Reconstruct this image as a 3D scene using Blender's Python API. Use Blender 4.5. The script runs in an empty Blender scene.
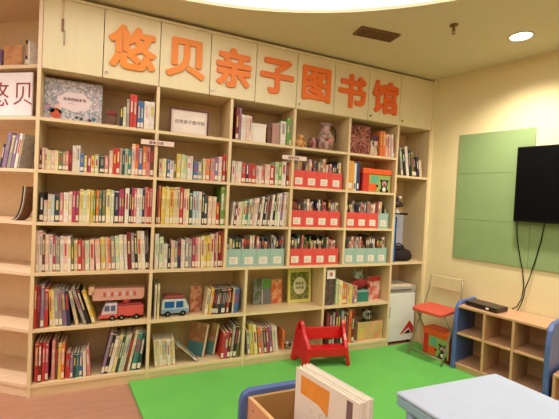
import bpy, bmesh, math, random
from mathutils import Vector, Matrix
random.seed(7)
C = bpy.context.scene.collection
sc = bpy.context.scene

# ------------------------------------------------------------ camera
cx, cy, cz, yaw, pitch, roll, fpx = 0.519, -2.9192, 1.4193, 0.4096, -0.0230, 0.0494, 369.2
F = Vector((math.sin(yaw)*math.cos(pitch), math.cos(yaw)*math.cos(pitch), math.sin(pitch)))
Rv = Vector((math.cos(yaw), -math.sin(yaw), 0)); Uv = Rv.cross(F)
R2 = math.cos(roll)*Rv + math.sin(roll)*Uv; U2 = -math.sin(roll)*Rv + math.cos(roll)*Uv
cam = bpy.data.cameras.new('camera'); co = bpy.data.objects.new('camera', cam); C.objects.link(co)
m = Matrix((R2, U2, -F)).transposed().to_4x4(); m.translation = Vector((cx, cy, cz)); co.matrix_world = m
cam.sensor_width = 36; cam.lens = fpx/559*36; cam.clip_start = .02
sc.camera = co

# ------------------------------------------------------------ world, light, exposure
w = bpy.data.worlds.new('world'); sc.world = w; w.use_nodes = True
w.node_tree.nodes['Background'].inputs[0].default_value = (1, .9, .75, 1)
w.node_tree.nodes['Background'].inputs[1].default_value = .3
sc.view_settings.view_transform = 'Standard'; sc.view_settings.look = 'None'
sc.view_settings.exposure = -0.2; sc.view_settings.gamma = 1; sc.view_settings.use_curve_mapping = False
COVE = 3.2          # strength of the round luminous ceiling
COVE_COL = (1.0, .92, .79)
SPOT_COL = (1.0, .90, .74)
DOWNLIGHTS = [(3.246, -1.037, 190), (3.60, -2.45, 120), (-1.10, -.35, 230), (-1.75, -4.6, 200), (2.9, -4.9, 200)]  # rear pair is unseen, added behind the camera as fill light

# ------------------------------------------------------------ materials
def lin(c): return tuple((x/12.92 if x <= .04045 else ((x+.055)/1.055)**2.4) for x in c)
def S(r, g, b): return lin((r/255, g/255, b/255))
_m = {}
def mat(name, col, rough=.5, var=.06, scale=9, bump=0, metal=0, stretch=(1, 1, 1), spec=.5, alpha=1, trans=0):
    if name in _m: return _m[name]
    M = bpy.data.materials.new(name); M.use_nodes = True; nt = M.node_tree; N = nt.nodes; L = nt.links
    b = N['Principled BSDF']; b.inputs['Roughness'].default_value = rough; b.inputs['Metallic'].default_value = metal
    b.inputs['Specular IOR Level'].default_value = spec
    if trans: b.inputs['Transmission Weight'].default_value = trans
    if alpha < 1: b.inputs['Alpha'].default_value = alpha
    tc = N.new('ShaderNodeTexCoord'); mp = N.new('ShaderNodeMapping'); mp.inputs['Scale'].default_value = stretch
    no = N.new('ShaderNodeTexNoise'); no.inputs['Scale'].default_value = scale; no.inputs['Detail'].default_value = 4
    L.new(tc.outputs['Object'], mp.inputs[0]); L.new(mp.outputs[0], no.inputs['Vector'])
    r = N.new('ShaderNodeValToRGB'); r.color_ramp.elements[0].position = .3; r.color_ramp.elements[1].position = .7
    r.color_ramp.elements[0].color = tuple(max(0, x*(1-var)) for x in col)+(1,)
    r.color_ramp.elements[1].color = tuple(min(1, x*(1+var)) for x in col)+(1,)
    L.new(no.outputs['Fac'], r.inputs[0]); L.new(r.outputs[0], b.inputs['Base Color'])
    if bump:
        bp = N.new('ShaderNodeBump'); bp.inputs['Strength'].default_value = bump; bp.inputs['Distance'].default_value = .002
        L.new(no.outputs['Fac'], bp.inputs['Height']); L.new(bp.outputs[0], b.inputs['Normal'])
    _m[name] = M; return M
def glow(name, col, s):
    M = bpy.data.materials.new(name); M.use_nodes = True; nt = M.node_tree; nt.nodes.clear()
    e = nt.nodes.new('ShaderNodeEmission'); e.inputs[0].default_value = tuple(col)+(1,); e.inputs[1].default_value = s
    o = nt.nodes.new('ShaderNodeOutputMaterial'); nt.links.new(e.outputs[0], o.inputs[0]); return M
def pattern(name, cols, scale=30, rough=.6, kind='voronoi', stretch=(1, 1, 1)):
    """printed cover: random patches of several inks"""
    if name in _m: return _m[name]
    M = bpy.data.materials.new(name); M.use_nodes = True; nt = M.node_tree; N = nt.nodes; L = nt.links
    b = N['Principled BSDF']; b.inputs['Roughness'].default_value = rough
    tc = N.new('ShaderNodeTexCoord'); mp = N.new('ShaderNodeMapping'); mp.inputs['Scale'].default_value = stretch
    L.new(tc.outputs['Object'], mp.inputs[0])
    if kind == 'voronoi':
        v = N.new('ShaderNodeTexVoronoi'); v.inputs['Scale'].default_value = scale; L.new(mp.outputs[0], v.inputs['Vector'])
        sp = N.new('ShaderNodeSeparateColor'); L.new(v.outputs['Color'], sp.inputs[0]); src = sp.outputs[0]
    else:
        v = N.new('ShaderNodeTexNoise'); v.inputs['Scale'].default_value = scale; L.new(mp.outputs[0], v.inputs['Vector']); src = v.outputs['Fac']
    r = N.new('ShaderNodeValToRGB'); r.color_ramp.interpolation = 'CONSTANT' if kind == 'voronoi' else 'LINEAR'
    n = len(cols)
    while len(r.color_ramp.elements) < n: r.color_ramp.elements.new(.5)
    for i, c in enumerate(cols):
        r.color_ramp.elements[i].position = i/n if kind == 'voronoi' else .3+.4*i/max(1, n-1); r.color_ramp.elements[i].color = tuple(c)+(1,)
    L.new(src, r.inputs[0]); L.new(r.outputs[0], b.inputs['Base Color']); _m[name] = M; return M

WOODX = mat('maple_board', S(214, 190, 148), .42, .05, 6, .05, stretch=(1, 6, 6))
WOODZ = mat('maple_upright', S(216, 192, 150), .42, .05, 6, .05, stretch=(7, 7, 1))
BACK = mat('maple_back_panel', S(214, 186, 140), .5, .05, 4, .03, stretch=(6, 6, 1))
EDGE = mat('maple_edge_band', S(226, 203, 165), .4, .04, 6)
DOORM = mat('cream_door_laminate', S(222, 209, 172), .38, .03, 3, stretch=(6, 6, 1))
CUBW = mat('beech_laminate', S(202, 158, 122), .4, .06, 5, .04, stretch=(1, 7, 7))
BLUEP = mat('blue_plastic_edge', S(78, 102, 164), .4, .05)
ORANGE = mat('orange_foam', S(230, 112, 34), .45, .05, 8)
WHITE = mat('white_paper', S(232, 226, 216), .6, .03)
PAGES = mat('page_edges', S(225, 212, 185), .7, .08, 40)
BLACK = mat('black_plastic', S(9, 9, 11), .45, .1, spec=.2)
CHROME = mat('brushed_chrome', S(190, 190, 185), .25, .05, metal=1)
REDP = mat('red_plastic', S(198, 18, 28), .32, .05, 6)
INK = mat('dark_ink', S(45, 35, 40), .6)
COL = dict(r=S(192, 56, 48), R=S(120, 32, 34), o=S(222, 120, 62), y=S(212, 184, 82), Y=S(222, 208, 150), g=S(110, 150, 70), G=S(112, 112, 64),
    t=S(62, 128, 124), T=S(40, 72, 74), b=S(70, 108, 165), n=S(46, 46, 78), p=S(205, 132, 128), m=S(170, 64, 96), w=S(222, 214, 208), c=S(212, 192, 160),
    a=S(150, 145, 142), k=S(34, 30, 32), B=S(104, 66, 48), v=S(136, 112, 148), l=S(178, 194, 204), i=S(220, 182, 174), s=S(186, 204, 168))
CN = dict(r='red', R='maroon', o='orange', y='yellow', Y='pale yellow', g='green', G='olive', t='teal', T='dark teal', b='blue', n='navy', p='pink',
    m='magenta', w='white', c='cream', a='grey', k='black', B='brown', v='mauve', l='pale blue', i='pale pink', s='pale green')
def book_mat(c): return mat('book_cloth_'+CN[c].replace(' ', '_'), COL[c], .45, .22, 26, stretch=(1, 1, 1.6))

# ------------------------------------------------------------ mesh helpers
class MB:
    def __init__(s): s.bm = bmesh.new(); s.mats = []
    def mi(s, M):
        if M not in s.mats: s.mats.append(M)
        return s.mats.index(M)
    def _set(s, faces, M):
        i = s.mi(M)
        for f in faces: f.material_index = i
    def box(s, a, b, M, X=None):
        x0, y0, z0 = a; x1, y1, z1 = b
        vs = [s.bm.verts.new(p) for p in ((x0,y0,z0),(x1,y0,z0),(x1,y1,z0),(x0,y1,z0),(x0,y0,z1),(x1,y0,z1),(x1,y1,z1),(x0,y1,z1))]
        fs = [s.bm.faces.new([vs[i] for i in q]) for q in ((0,3,2,1),(4,5,6,7),(0,1,5,4),(1,2,6,5),(2,3,7,6),(3,0,4,7))]
        s._set(fs, M)
        if X is not None:
            for v in vs: v.co = X @ v.co
        return fs
    def prism(s, pts, ext, M, X=None):
        """closed polygon of 3-D points pushed along the vector ext"""
        ext = Vector(ext); a = [s.bm.verts.new(Vector(p)) for p in pts]; b = [s.bm.verts.new(Vector(p)+ext) for p in pts]
        n = len(pts); fs = [s.bm.faces.new(a[::-1]), s.bm.faces.new(b)]
        for i in range(n): fs.append(s.bm.faces.new((a[i], a[(i+1) % n], b[(i+1) % n], b[i])))
        s._set(fs, M)
        if X is not None:
            for v in a+b: v.co = X @ v.co
        return fs
    def tube(s, pts, r, M, n=8, closed=False, rad=None):
        pts = [Vector(p) for p in pts]; rings = []; N = len(pts); up = Vector((0, 0, 1)); prev = None
        for i, p in enumerate(pts):
            if closed: t = pts[(i+1) % N]-pts[i-1]
            else: t = (pts[min(i+1, N-1)]-pts[max(i-1, 0)])
            t.normalize(); 
            a = prev if prev is not None else (up if abs(t.z) < .9 else Vector((1, 0, 0)))
            u = (a - t*a.dot(t)).normalized(); prev = u; v = t.cross(u); rr = rad[i] if rad else r
            rings.append([s.bm.verts.new(p+rr*(math.cos(2*math.pi*k/n)*u+math.sin(2*math.pi*k/n)*v)) for k in range(n)])
        fs = []
        for i in range(N if closed else N-1):
            A = rings[i]; B_ = rings[(i+1) % N]
            for k in range(n): fs.append(s.bm.faces.new((A[k], A[(k+1) % n], B_[(k+1) % n], B_[k])))
        if not closed: fs += [s.bm.faces.new(rings[0][::-1]), s.bm.faces.new(rings[-1])]
        for f in fs: f.smooth = True
        s._set(fs, M); return fs
    def lathe(s, c, prof, M, n=20, axis='z', sx=1, sy=1):
        c = Vector(c); rings = []
        for r, z in prof:
            ring = []
            for k in range(n):
                a = 2*math.pi*k/n; p = Vector((r*math.cos(a)*sx, r*math.sin(a)*sy, z))
                if axis == 'y': p = Vector((p.x, p.z, p.y))
                if axis == 'x': p = Vector((p.z, p.x, p.y))
                ring.append(s.bm.verts.new(c+p))
            rings.append(ring)
        fs = []
        for A, B_ in zip(rings, rings[1:]):
            for k in range(n): fs.append(s.bm.faces.new((A[k], A[(k+1) % n], B_[(k+1) % n], B_[k])))
        for f in fs: f.smooth = True
        if prof[0][0] > 1e-5: fs.append(s.bm.faces.new(rings[0][::-1]))
        if prof[-1][0] > 1e-5: fs.append(s.bm.faces.new(rings[-1]))
        s._set(fs, M); return fs
    def ball(s, c, r, M, sc_=(1, 1, 1), n=14):
        return s.lathe(c, [(max(1e-4, r*math.sin(math.pi*i/8)), -r*sc_[2]*math.cos(math.pi*i/8)) for i in range(9)], M, n, 'z', sc_[0], sc_[1])
    def build(s, name, parent=None, bevel=0, kind=None):
        bmesh.ops.remove_doubles(s.bm, verts=s.bm.verts, dist=1e-6) if False else None
        bmesh.ops.recalc_face_normals(s.bm, faces=s.bm.faces)
        me = bpy.data.meshes.new(name); s.bm.to_mesh(me); s.bm.free()
        for M in s.mats: me.materials.append(M)
        o = bpy.data.objects.new(name, me); C.objects.link(o)
        if parent is not None: o.parent = parent
        if bevel:
            b = o.modifiers.new('bevel', 'BEVEL'); b.width = bevel; b.segments = 2; b.limit_method = 'ANGLE'
        if kind: o['kind'] = kind
        return o
def thing(name, label, cat, loc=(0, 0, 0), rz=0, group=None):
    o = bpy.data.objects.new(name, None); C.objects.link(o); o.empty_display_size = .05
    o.location = loc; o.rotation_euler = (0, 0, rz); o['label'] = label; o['category'] = cat
    if group: o['group'] = group
    return o
def tag(o, label, cat, group=None):
    o['label'] = label; o['category'] = cat
    if group: o['group'] = group
    return o
def B1(name, a, b, M, parent=None, bevel=0, kind=None):
    q = MB(); q.box(a, b, M); return q.build(name, parent, bevel, kind)
def text_mesh(s, size, depth, M, offset=0, name='lettering', parent=None, align='CENTER', xs=1.0, ys=1.0):
    """characters turned to a mesh, standing in the x-z plane facing -y"""
    cu = bpy.data.curves.new('t', 'FONT'); cu.body = s; cu.size = size; cu.extrude = depth/2; cu.offset = offset
    cu.align_x = align; cu.align_y = 'CENTER'; cu.resolution_u = 3
    to = bpy.data.objects.new('t', cu); C.objects.link(to); dg = bpy.context.evaluated_depsgraph_get(); dg.update()
    me = bpy.data.meshes.new_from_object(to.evaluated_get(dg)); bpy.data.objects.remove(to); bpy.data.curves.remove(cu)
    me.transform(Matrix.Rotation(math.pi/2, 4, 'X')); me.transform(Matrix.Diagonal((xs, 1, ys, 1)))
    # centre on the drawn outline
    if len(me.vertices):
        x = [v.co.x for v in me.vertices]; z = [v.co.z for v in me.vertices]
        me.transform(Matrix.Translation((-(min(x)+max(x))/2, 0, -(min(z)+max(z))/2)))
    me.materials.clear(); me.materials.append(M)
    for p in me.polygons: p.material_index = 0
    o = bpy.data.objects.new(name, me); C.objects.link(o)
    if parent is not None: o.parent = parent
    return o

def bold_text(s, size, depth, M, rad, name, parent):
    o = text_mesh(s, size, depth, M, 0, name, parent); me = o.data; bm = bmesh.new(); base = me.copy()
    for k in range(13):
        a = 2*math.pi*k/12; r = rad if k < 12 else 0
        t = base.copy(); t.transform(Matrix.Translation((r*math.cos(a), -.00012*k, r*math.sin(a)))); bm.from_mesh(t); bpy.data.meshes.remove(t)
    bm.to_mesh(me); bm.free(); bpy.data.meshes.remove(base); return o

# ------------------------------------------------------------ room shell
H = 2.75
PH = math.radians(14); CR = Vector((3.49, 0, 0)); WT = Vector((math.sin(PH), -math.cos(PH), 0)); WN = Vector((-math.cos(PH), -math.sin(PH), 0))
def wallP(t, d, z): return CR + WT*t + WN*d + Vector((0, 0, z))
TH = math.radians(35); GW = Vector((-math.cos(TH), math.sin(TH), 0)); GN = Vector((math.sin(TH), math.cos(TH), 0))
def wingP(s_, d, z): return GW*s_ + GN*d + Vector((0, 0, z))
WALLM = mat('cream_painted_wall', S(224, 210, 166), .75, .02, 3, .03)
CEILM = mat('ceiling_paint', S(216, 206, 176), .85, .02, 3)
FLOORM = mat('pinkish_laminate_floor', S(172, 124, 104), .45, .08, 5, .03, stretch=(1, 5, 1))
XL, YB = -2.35, -6.0
q = MB(); q.box((XL, YB, -.06), (5.3, 2.0, 0), FLOORM); q.build('floor', kind='structure')
MATG = mat('green_foam_mat', S(98, 180, 82), .6, .05, 4, .1)
# ceiling slab with a round opening and its rim
cc = Vector((.535, -2.776)); cr = 2.4967
q = MB(); n = 96
inner = [q.bm.verts.new((cc.x+cr*math.cos(2*math.pi*k/n), cc.y+cr*math.sin(2*math.pi*k/n), H)) for k in range(n)]
def onrect(a):
    dx, dy = math.cos(a), math.sin(a); ts = []
    if dx > 0: ts.append((5.3-cc.x)/dx)
    if dx < 0: ts.append((XL-cc.x)/dx)
    if dy > 0: ts.append((2.0-cc.y)/dy)
    if dy < 0: ts.append((YB-cc.y)/dy)
    t = min(x for x in ts if x > 0); return (cc.x+dx*t, cc.y+dy*t, H)
outer = [q.bm.verts.new(onrect(2*math.pi*k/n)) for k in range(n)]
corner_fix = [(5.3, 2.0), (XL, 2.0), (XL, YB), (5.3, YB)]
fs = [q.bm.faces.new((inner[k], outer[k], outer[(k+1) % n], inner[(k+1) % n])) for k in range(n)]
top = [q.bm.verts.new(v.co+Vector((0, 0, .16))) for v in inner]
fs += [q.bm.faces.new((inner[k], inner[(k+1) % n], top[(k+1) % n], top[k])) for k in range(n)]
topo = [q.bm.verts.new(v.co+Vector((0, 0, .16))) for v in outer]
fs += [q.bm.faces.new((top[k], top[(k+1) % n], topo[(k+1) % n], topo[k])) for k in range(n)]
q._set(fs, CEILM); q.build('ceiling', kind='structure')
t = thing('ceiling_light_panel', 'large round recessed ceiling light with a glowing outer ring', 'ceiling light', (cc.x, cc.y, H+.015))
q = MB(); q.lathe((0, 0, 0), [(1.1, .0), (1.1, .012), (1.08, .03), (0.001, .03)], CEILM, 96); q.build('inner_panel', t)
q = MB(); q.lathe((0, 0, 0), [(1.102, .006), (cr-.004, .006), (cr-.004, .016), (1.102, .016), (1.102, .006)], glow('luminous_ceiling_ring', COVE_COL, COVE), 96); q.build('light_ring', t)
def wall(name, a, b, th=.1, M=WALLM):
    a = Vector(a); b = Vector(b); d = (b-a).normalized(); nn = Vector((d.y, -d.x, 0))*th
    q = MB(); q.prism([a, b, b+nn, a+nn], (0, 0, H+.3), M); return q.build(name, kind='structure')
wr_end = wallP(6.0/math.cos(PH)+.1, 0, 0)
wall('wall_right', wallP(0, 0, 0), wr_end, -.1)
wall('wall_corner', (3.49, .5, 0), (3.49, .001, 0), -.1)
wall('wall_back', (-.02, .40, 0), (3.485, .40, 0), -.1)
wall('wall_wing', wingP(2.9, .44, 0), wingP(.0, .44, 0)+GN*0, -.1)
wall('wall_left', (XL, YB, 0), (XL, 2.0, 0), -.1)
wall('wall_rear', (5.3, YB, 0), (XL, YB, 0), -.1)
# small strip of wall beside the bookcase
B1('trim_1', (3.463, -.002, 0), (3.489, .05, H), mat('pale_trim', S(232, 218, 175), .6), kind='structure')

# ------------------------------------------------------------ foam mats
def mat_tile(name, x0, y0, x1, y1, label, lx=None):
    q = MB()
    if lx: q.prism([(x0, y1, 0.001), (lx, y0, 0.001), (x1, y0, 0.001), (x1, y1, 0.001)], (0, 0, .021), MATG)
    else: q.box((x0, y0, .001), (x1, y1, .022), MATG)
    tag(q.build(name), label, 'floor mat', 'green foam play mats')
mat_tile('foam_mat', .63, -1.15, 1.655, -.004, 'green foam mat at the left by the bare pinkish floor', lx=.80)
mat_tile('foam_mat', 1.6555, -1.15, 2.70, -.004, 'green foam mat beneath the red plastic chair')
q = MB(); q.prism([(2.7005, -.004, .001), (3.44, -.004, .001), (3.28, -.50, .001), (3.44, -1.15, .001), (2.7005, -1.15, .001)], (0, 0, .021), MATG)
tag(q.build('foam_mat', bevel=.003), 'green foam mat in front of the cube shelf and folding chair', 'floor mat', 'green foam play mats')
mat_tile('foam_mat', .80, -2.2, 1.655, -1.1505, 'green foam mat under the wooden bin at the front')
mat_tile('foam_mat', 1.6555, -2.2, 3.3, -1.1505, 'green foam mat under the small white table')

# ------------------------------------------------------------ bookcases
D = [0, .757, 1.325, 1.893, 2.462, 3.03, 3.46]; E = [.757, 1.515, 2.272, 3.03]
ZB = [2.24, 1.895, 1.545, 1.19, .845, .458, .08]   # tops are +.008
DEP = .34; T = .011
def shelf(x0, x1, z, parent, y0=0):
    q = MB(); q.box((x0, y0+.002, z-.014), (x1, DEP, z+.008), WOODX); q.box((x0, y0, z-.014), (x1, y0+.002, z+.008), EDGE); return q.build('shelf', parent)
def upright(x, z0, z1, parent, name='side_panel'):
    q = MB(); q.box((x-T, .002, z0), (x+T, DEP, z1), WOODZ); q.box((x-T, -.001, z0), (x+T, .002, z1), EDGE); return q.build(name, parent)
def case(label, x0, x1, z0, z1, shelves, ups, left=True, right=True):
    t = thing('bookcase', label, 'bookcase', (0, 0, 0), 0, 'built-in bookcase units')
    if left: upright(x0, z0, z1, t)
    if right: upright(x1, z0, z1, t)
    xs = [x0]+list(ups)+[x1]
    for u in ups: upright(u, z0, z1, t, 'divider')
    for z in shelves:
        for a, b in zip(xs, xs[1:]): shelf(a+T, b-T, z, t)
    B1('back_panel', (x0-T if left else x0+T+.0005, DEP, z0), (x1+T, DEP+.008, z1), BACK, t)
    return t
top = 2.225
t = case('tall open bookcase unit at the left end, six shelves of books', D[0]-0, D[1], 0, top+.001, ZB[1:], [])
B1('plinth', (T, .006, 0), (D[1]-T, .02, .066), WOODX, t)
t = case('wide upper bookcase holding the red and teal file boxes', D[1], D[5], ZB[4]-.014, top, ZB[1:5], D[2:5], left=False)
for a, b, l in ((E[0], E[1], 'low bookcase unit holding the toy van, second from the left'), (E[1], E[2], 'low bookcase unit with picture books shown face out'), (E[2], E[3], 'low bookcase unit behind the red plastic chair, with teal and pink things')):
    t = case(l, a, b, 0, ZB[4]-.0145, ZB[5:], [], left=False)
    B1('plinth', (a+T, .006, 0), (b-T, .02, .066), WOODX, t)
t = case('narrow bookcase column at the right end over the small fridge', D[5], D[6]-T+.001, 0, top, [1.728, .852], [], left=False)
# left wing, bent back by 35 degrees
t = thing('bookcase', 'angled bookcase wing at the far left edge of the photo', 'bookcase', (0, 0, 0), 0, 'built-in bookcase units')
WL = .95
def wprism(s0, s1, d0, d1, z0, z1, M, name, parent):
    q = MB(); q.prism([wingP(s0, d0, z0), wingP(s1, d0, z0), wingP(s1, d1, z0), wingP(s0, d1, z0)], (0, 0, z1-z0), M); return q.build(name, parent)
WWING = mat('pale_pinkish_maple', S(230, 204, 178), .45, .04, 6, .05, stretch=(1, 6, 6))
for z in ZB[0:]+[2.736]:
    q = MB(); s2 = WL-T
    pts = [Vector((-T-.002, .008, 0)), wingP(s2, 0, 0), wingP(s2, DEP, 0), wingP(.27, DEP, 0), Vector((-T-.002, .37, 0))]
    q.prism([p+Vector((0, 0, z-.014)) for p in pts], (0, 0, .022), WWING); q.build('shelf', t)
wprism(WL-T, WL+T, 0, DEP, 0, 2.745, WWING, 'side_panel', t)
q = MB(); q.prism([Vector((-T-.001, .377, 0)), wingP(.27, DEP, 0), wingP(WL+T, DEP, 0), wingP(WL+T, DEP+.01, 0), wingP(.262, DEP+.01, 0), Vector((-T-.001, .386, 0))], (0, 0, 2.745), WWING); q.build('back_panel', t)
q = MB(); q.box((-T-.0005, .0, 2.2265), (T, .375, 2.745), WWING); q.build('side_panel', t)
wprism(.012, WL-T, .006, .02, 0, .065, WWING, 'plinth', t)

# overhead cabinets with the big orange characters
OR_ = {c: mat('orange_foam_%d' % i, S(*k), .45, .05, 8) for i, (c, k) in enumerate((('悠', (232, 136, 36)), ('贝', (232, 132, 34)), ('亲', (232, 124, 34)), ('书', (228, 104, 36)), ('馆', (228, 100, 36)))) }
def cabinet(x0, x1, doors, label, lock_x=None):
    t = thing('overhead_cabinet', label, 'cabinet', ((x0+x1)/2, 0, 2.2265), 0, 'overhead cabinets')
    ox = -(x0+x1)/2
    q = MB(); e = .0005; z1 = .5; b = .018
    for a in (((x0+e, .02, 0), (x1-e, DEP, b)), ((x0+e, .02, z1-b), (x1-e, DEP, z1)), ((x0+e, .02, b), (x0+b, DEP, z1-b)), ((x1-b, .02, b), (x1-e, DEP, z1-b)), ((x0+b, DEP-.01, b), (x1-b, DEP, z1-b))):
        q.box((a[0][0]+ox, a[0][1], a[0][2]), (a[1][0]+ox, a[1][1], a[1][2]), WOODZ)
    q.build('carcass', t)
    for (a, b_, ch, col) in doors:
        dr = B1('door', (a+.0025+ox, 0, .003), (b_-.0025+ox, .019, .478), DOORM, t, .0012)
        if ch:
            g = bold_text(ch, .315, .012, OR_.get(ch, ORANGE), .0115, 'character', dr)
            g.location = ((a+b_)/2+ox, -.0075, .240)
    if lock_x is not None:
        q = MB(); q.lathe((lock_x+ox, -.006, .045), [(.010, -.006), (.010, .006)], CHROME, 14, 'y'); q.box((lock_x+ox-.003, -.016, .041), (lock_x+ox+.003, -.012, .049), BLACK); q.build('lock', t)
    q = MB(); q.box((x0+e+ox, -.001, .480), (x1-e+ox, .0195, .5), mat('crown_strip', S(226, 214, 178), .5)); q.build('crown_strip', t)
    return t
cabinet(D[0]+T, .757, [(D[0]+T, .378, None, 0), (.378, .757, '悠', 0)], 'cream overhead cabinet with a blank left door and one orange character on its right door', .402)
cabinet(.757, 1.515, [(.757, 1.136, '贝', 0), (1.136, 1.515, '亲', 0)], 'cream overhead cabinet above the framed certificate, with two orange characters', 1.162)
cabinet(1.515, 2.272, [(1.515, 1.893, '子', 0), (1.893, 2.272, '图', 0)], 'cream overhead cabinet above the golden figurine, with two orange characters', 1.92)
cabinet(2.272, 3.03, [(2.272, 2.651, '书', 0), (2.651, 3.03, '馆', 0)], 'cream overhead cabinet above the dark red album, with two orange characters', 2.678)
cabinet(3.03, 3.462, [(3.03, 3.462, None, 0)], 'blank single-door overhead cabinet at the right end', 3.062)

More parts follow.
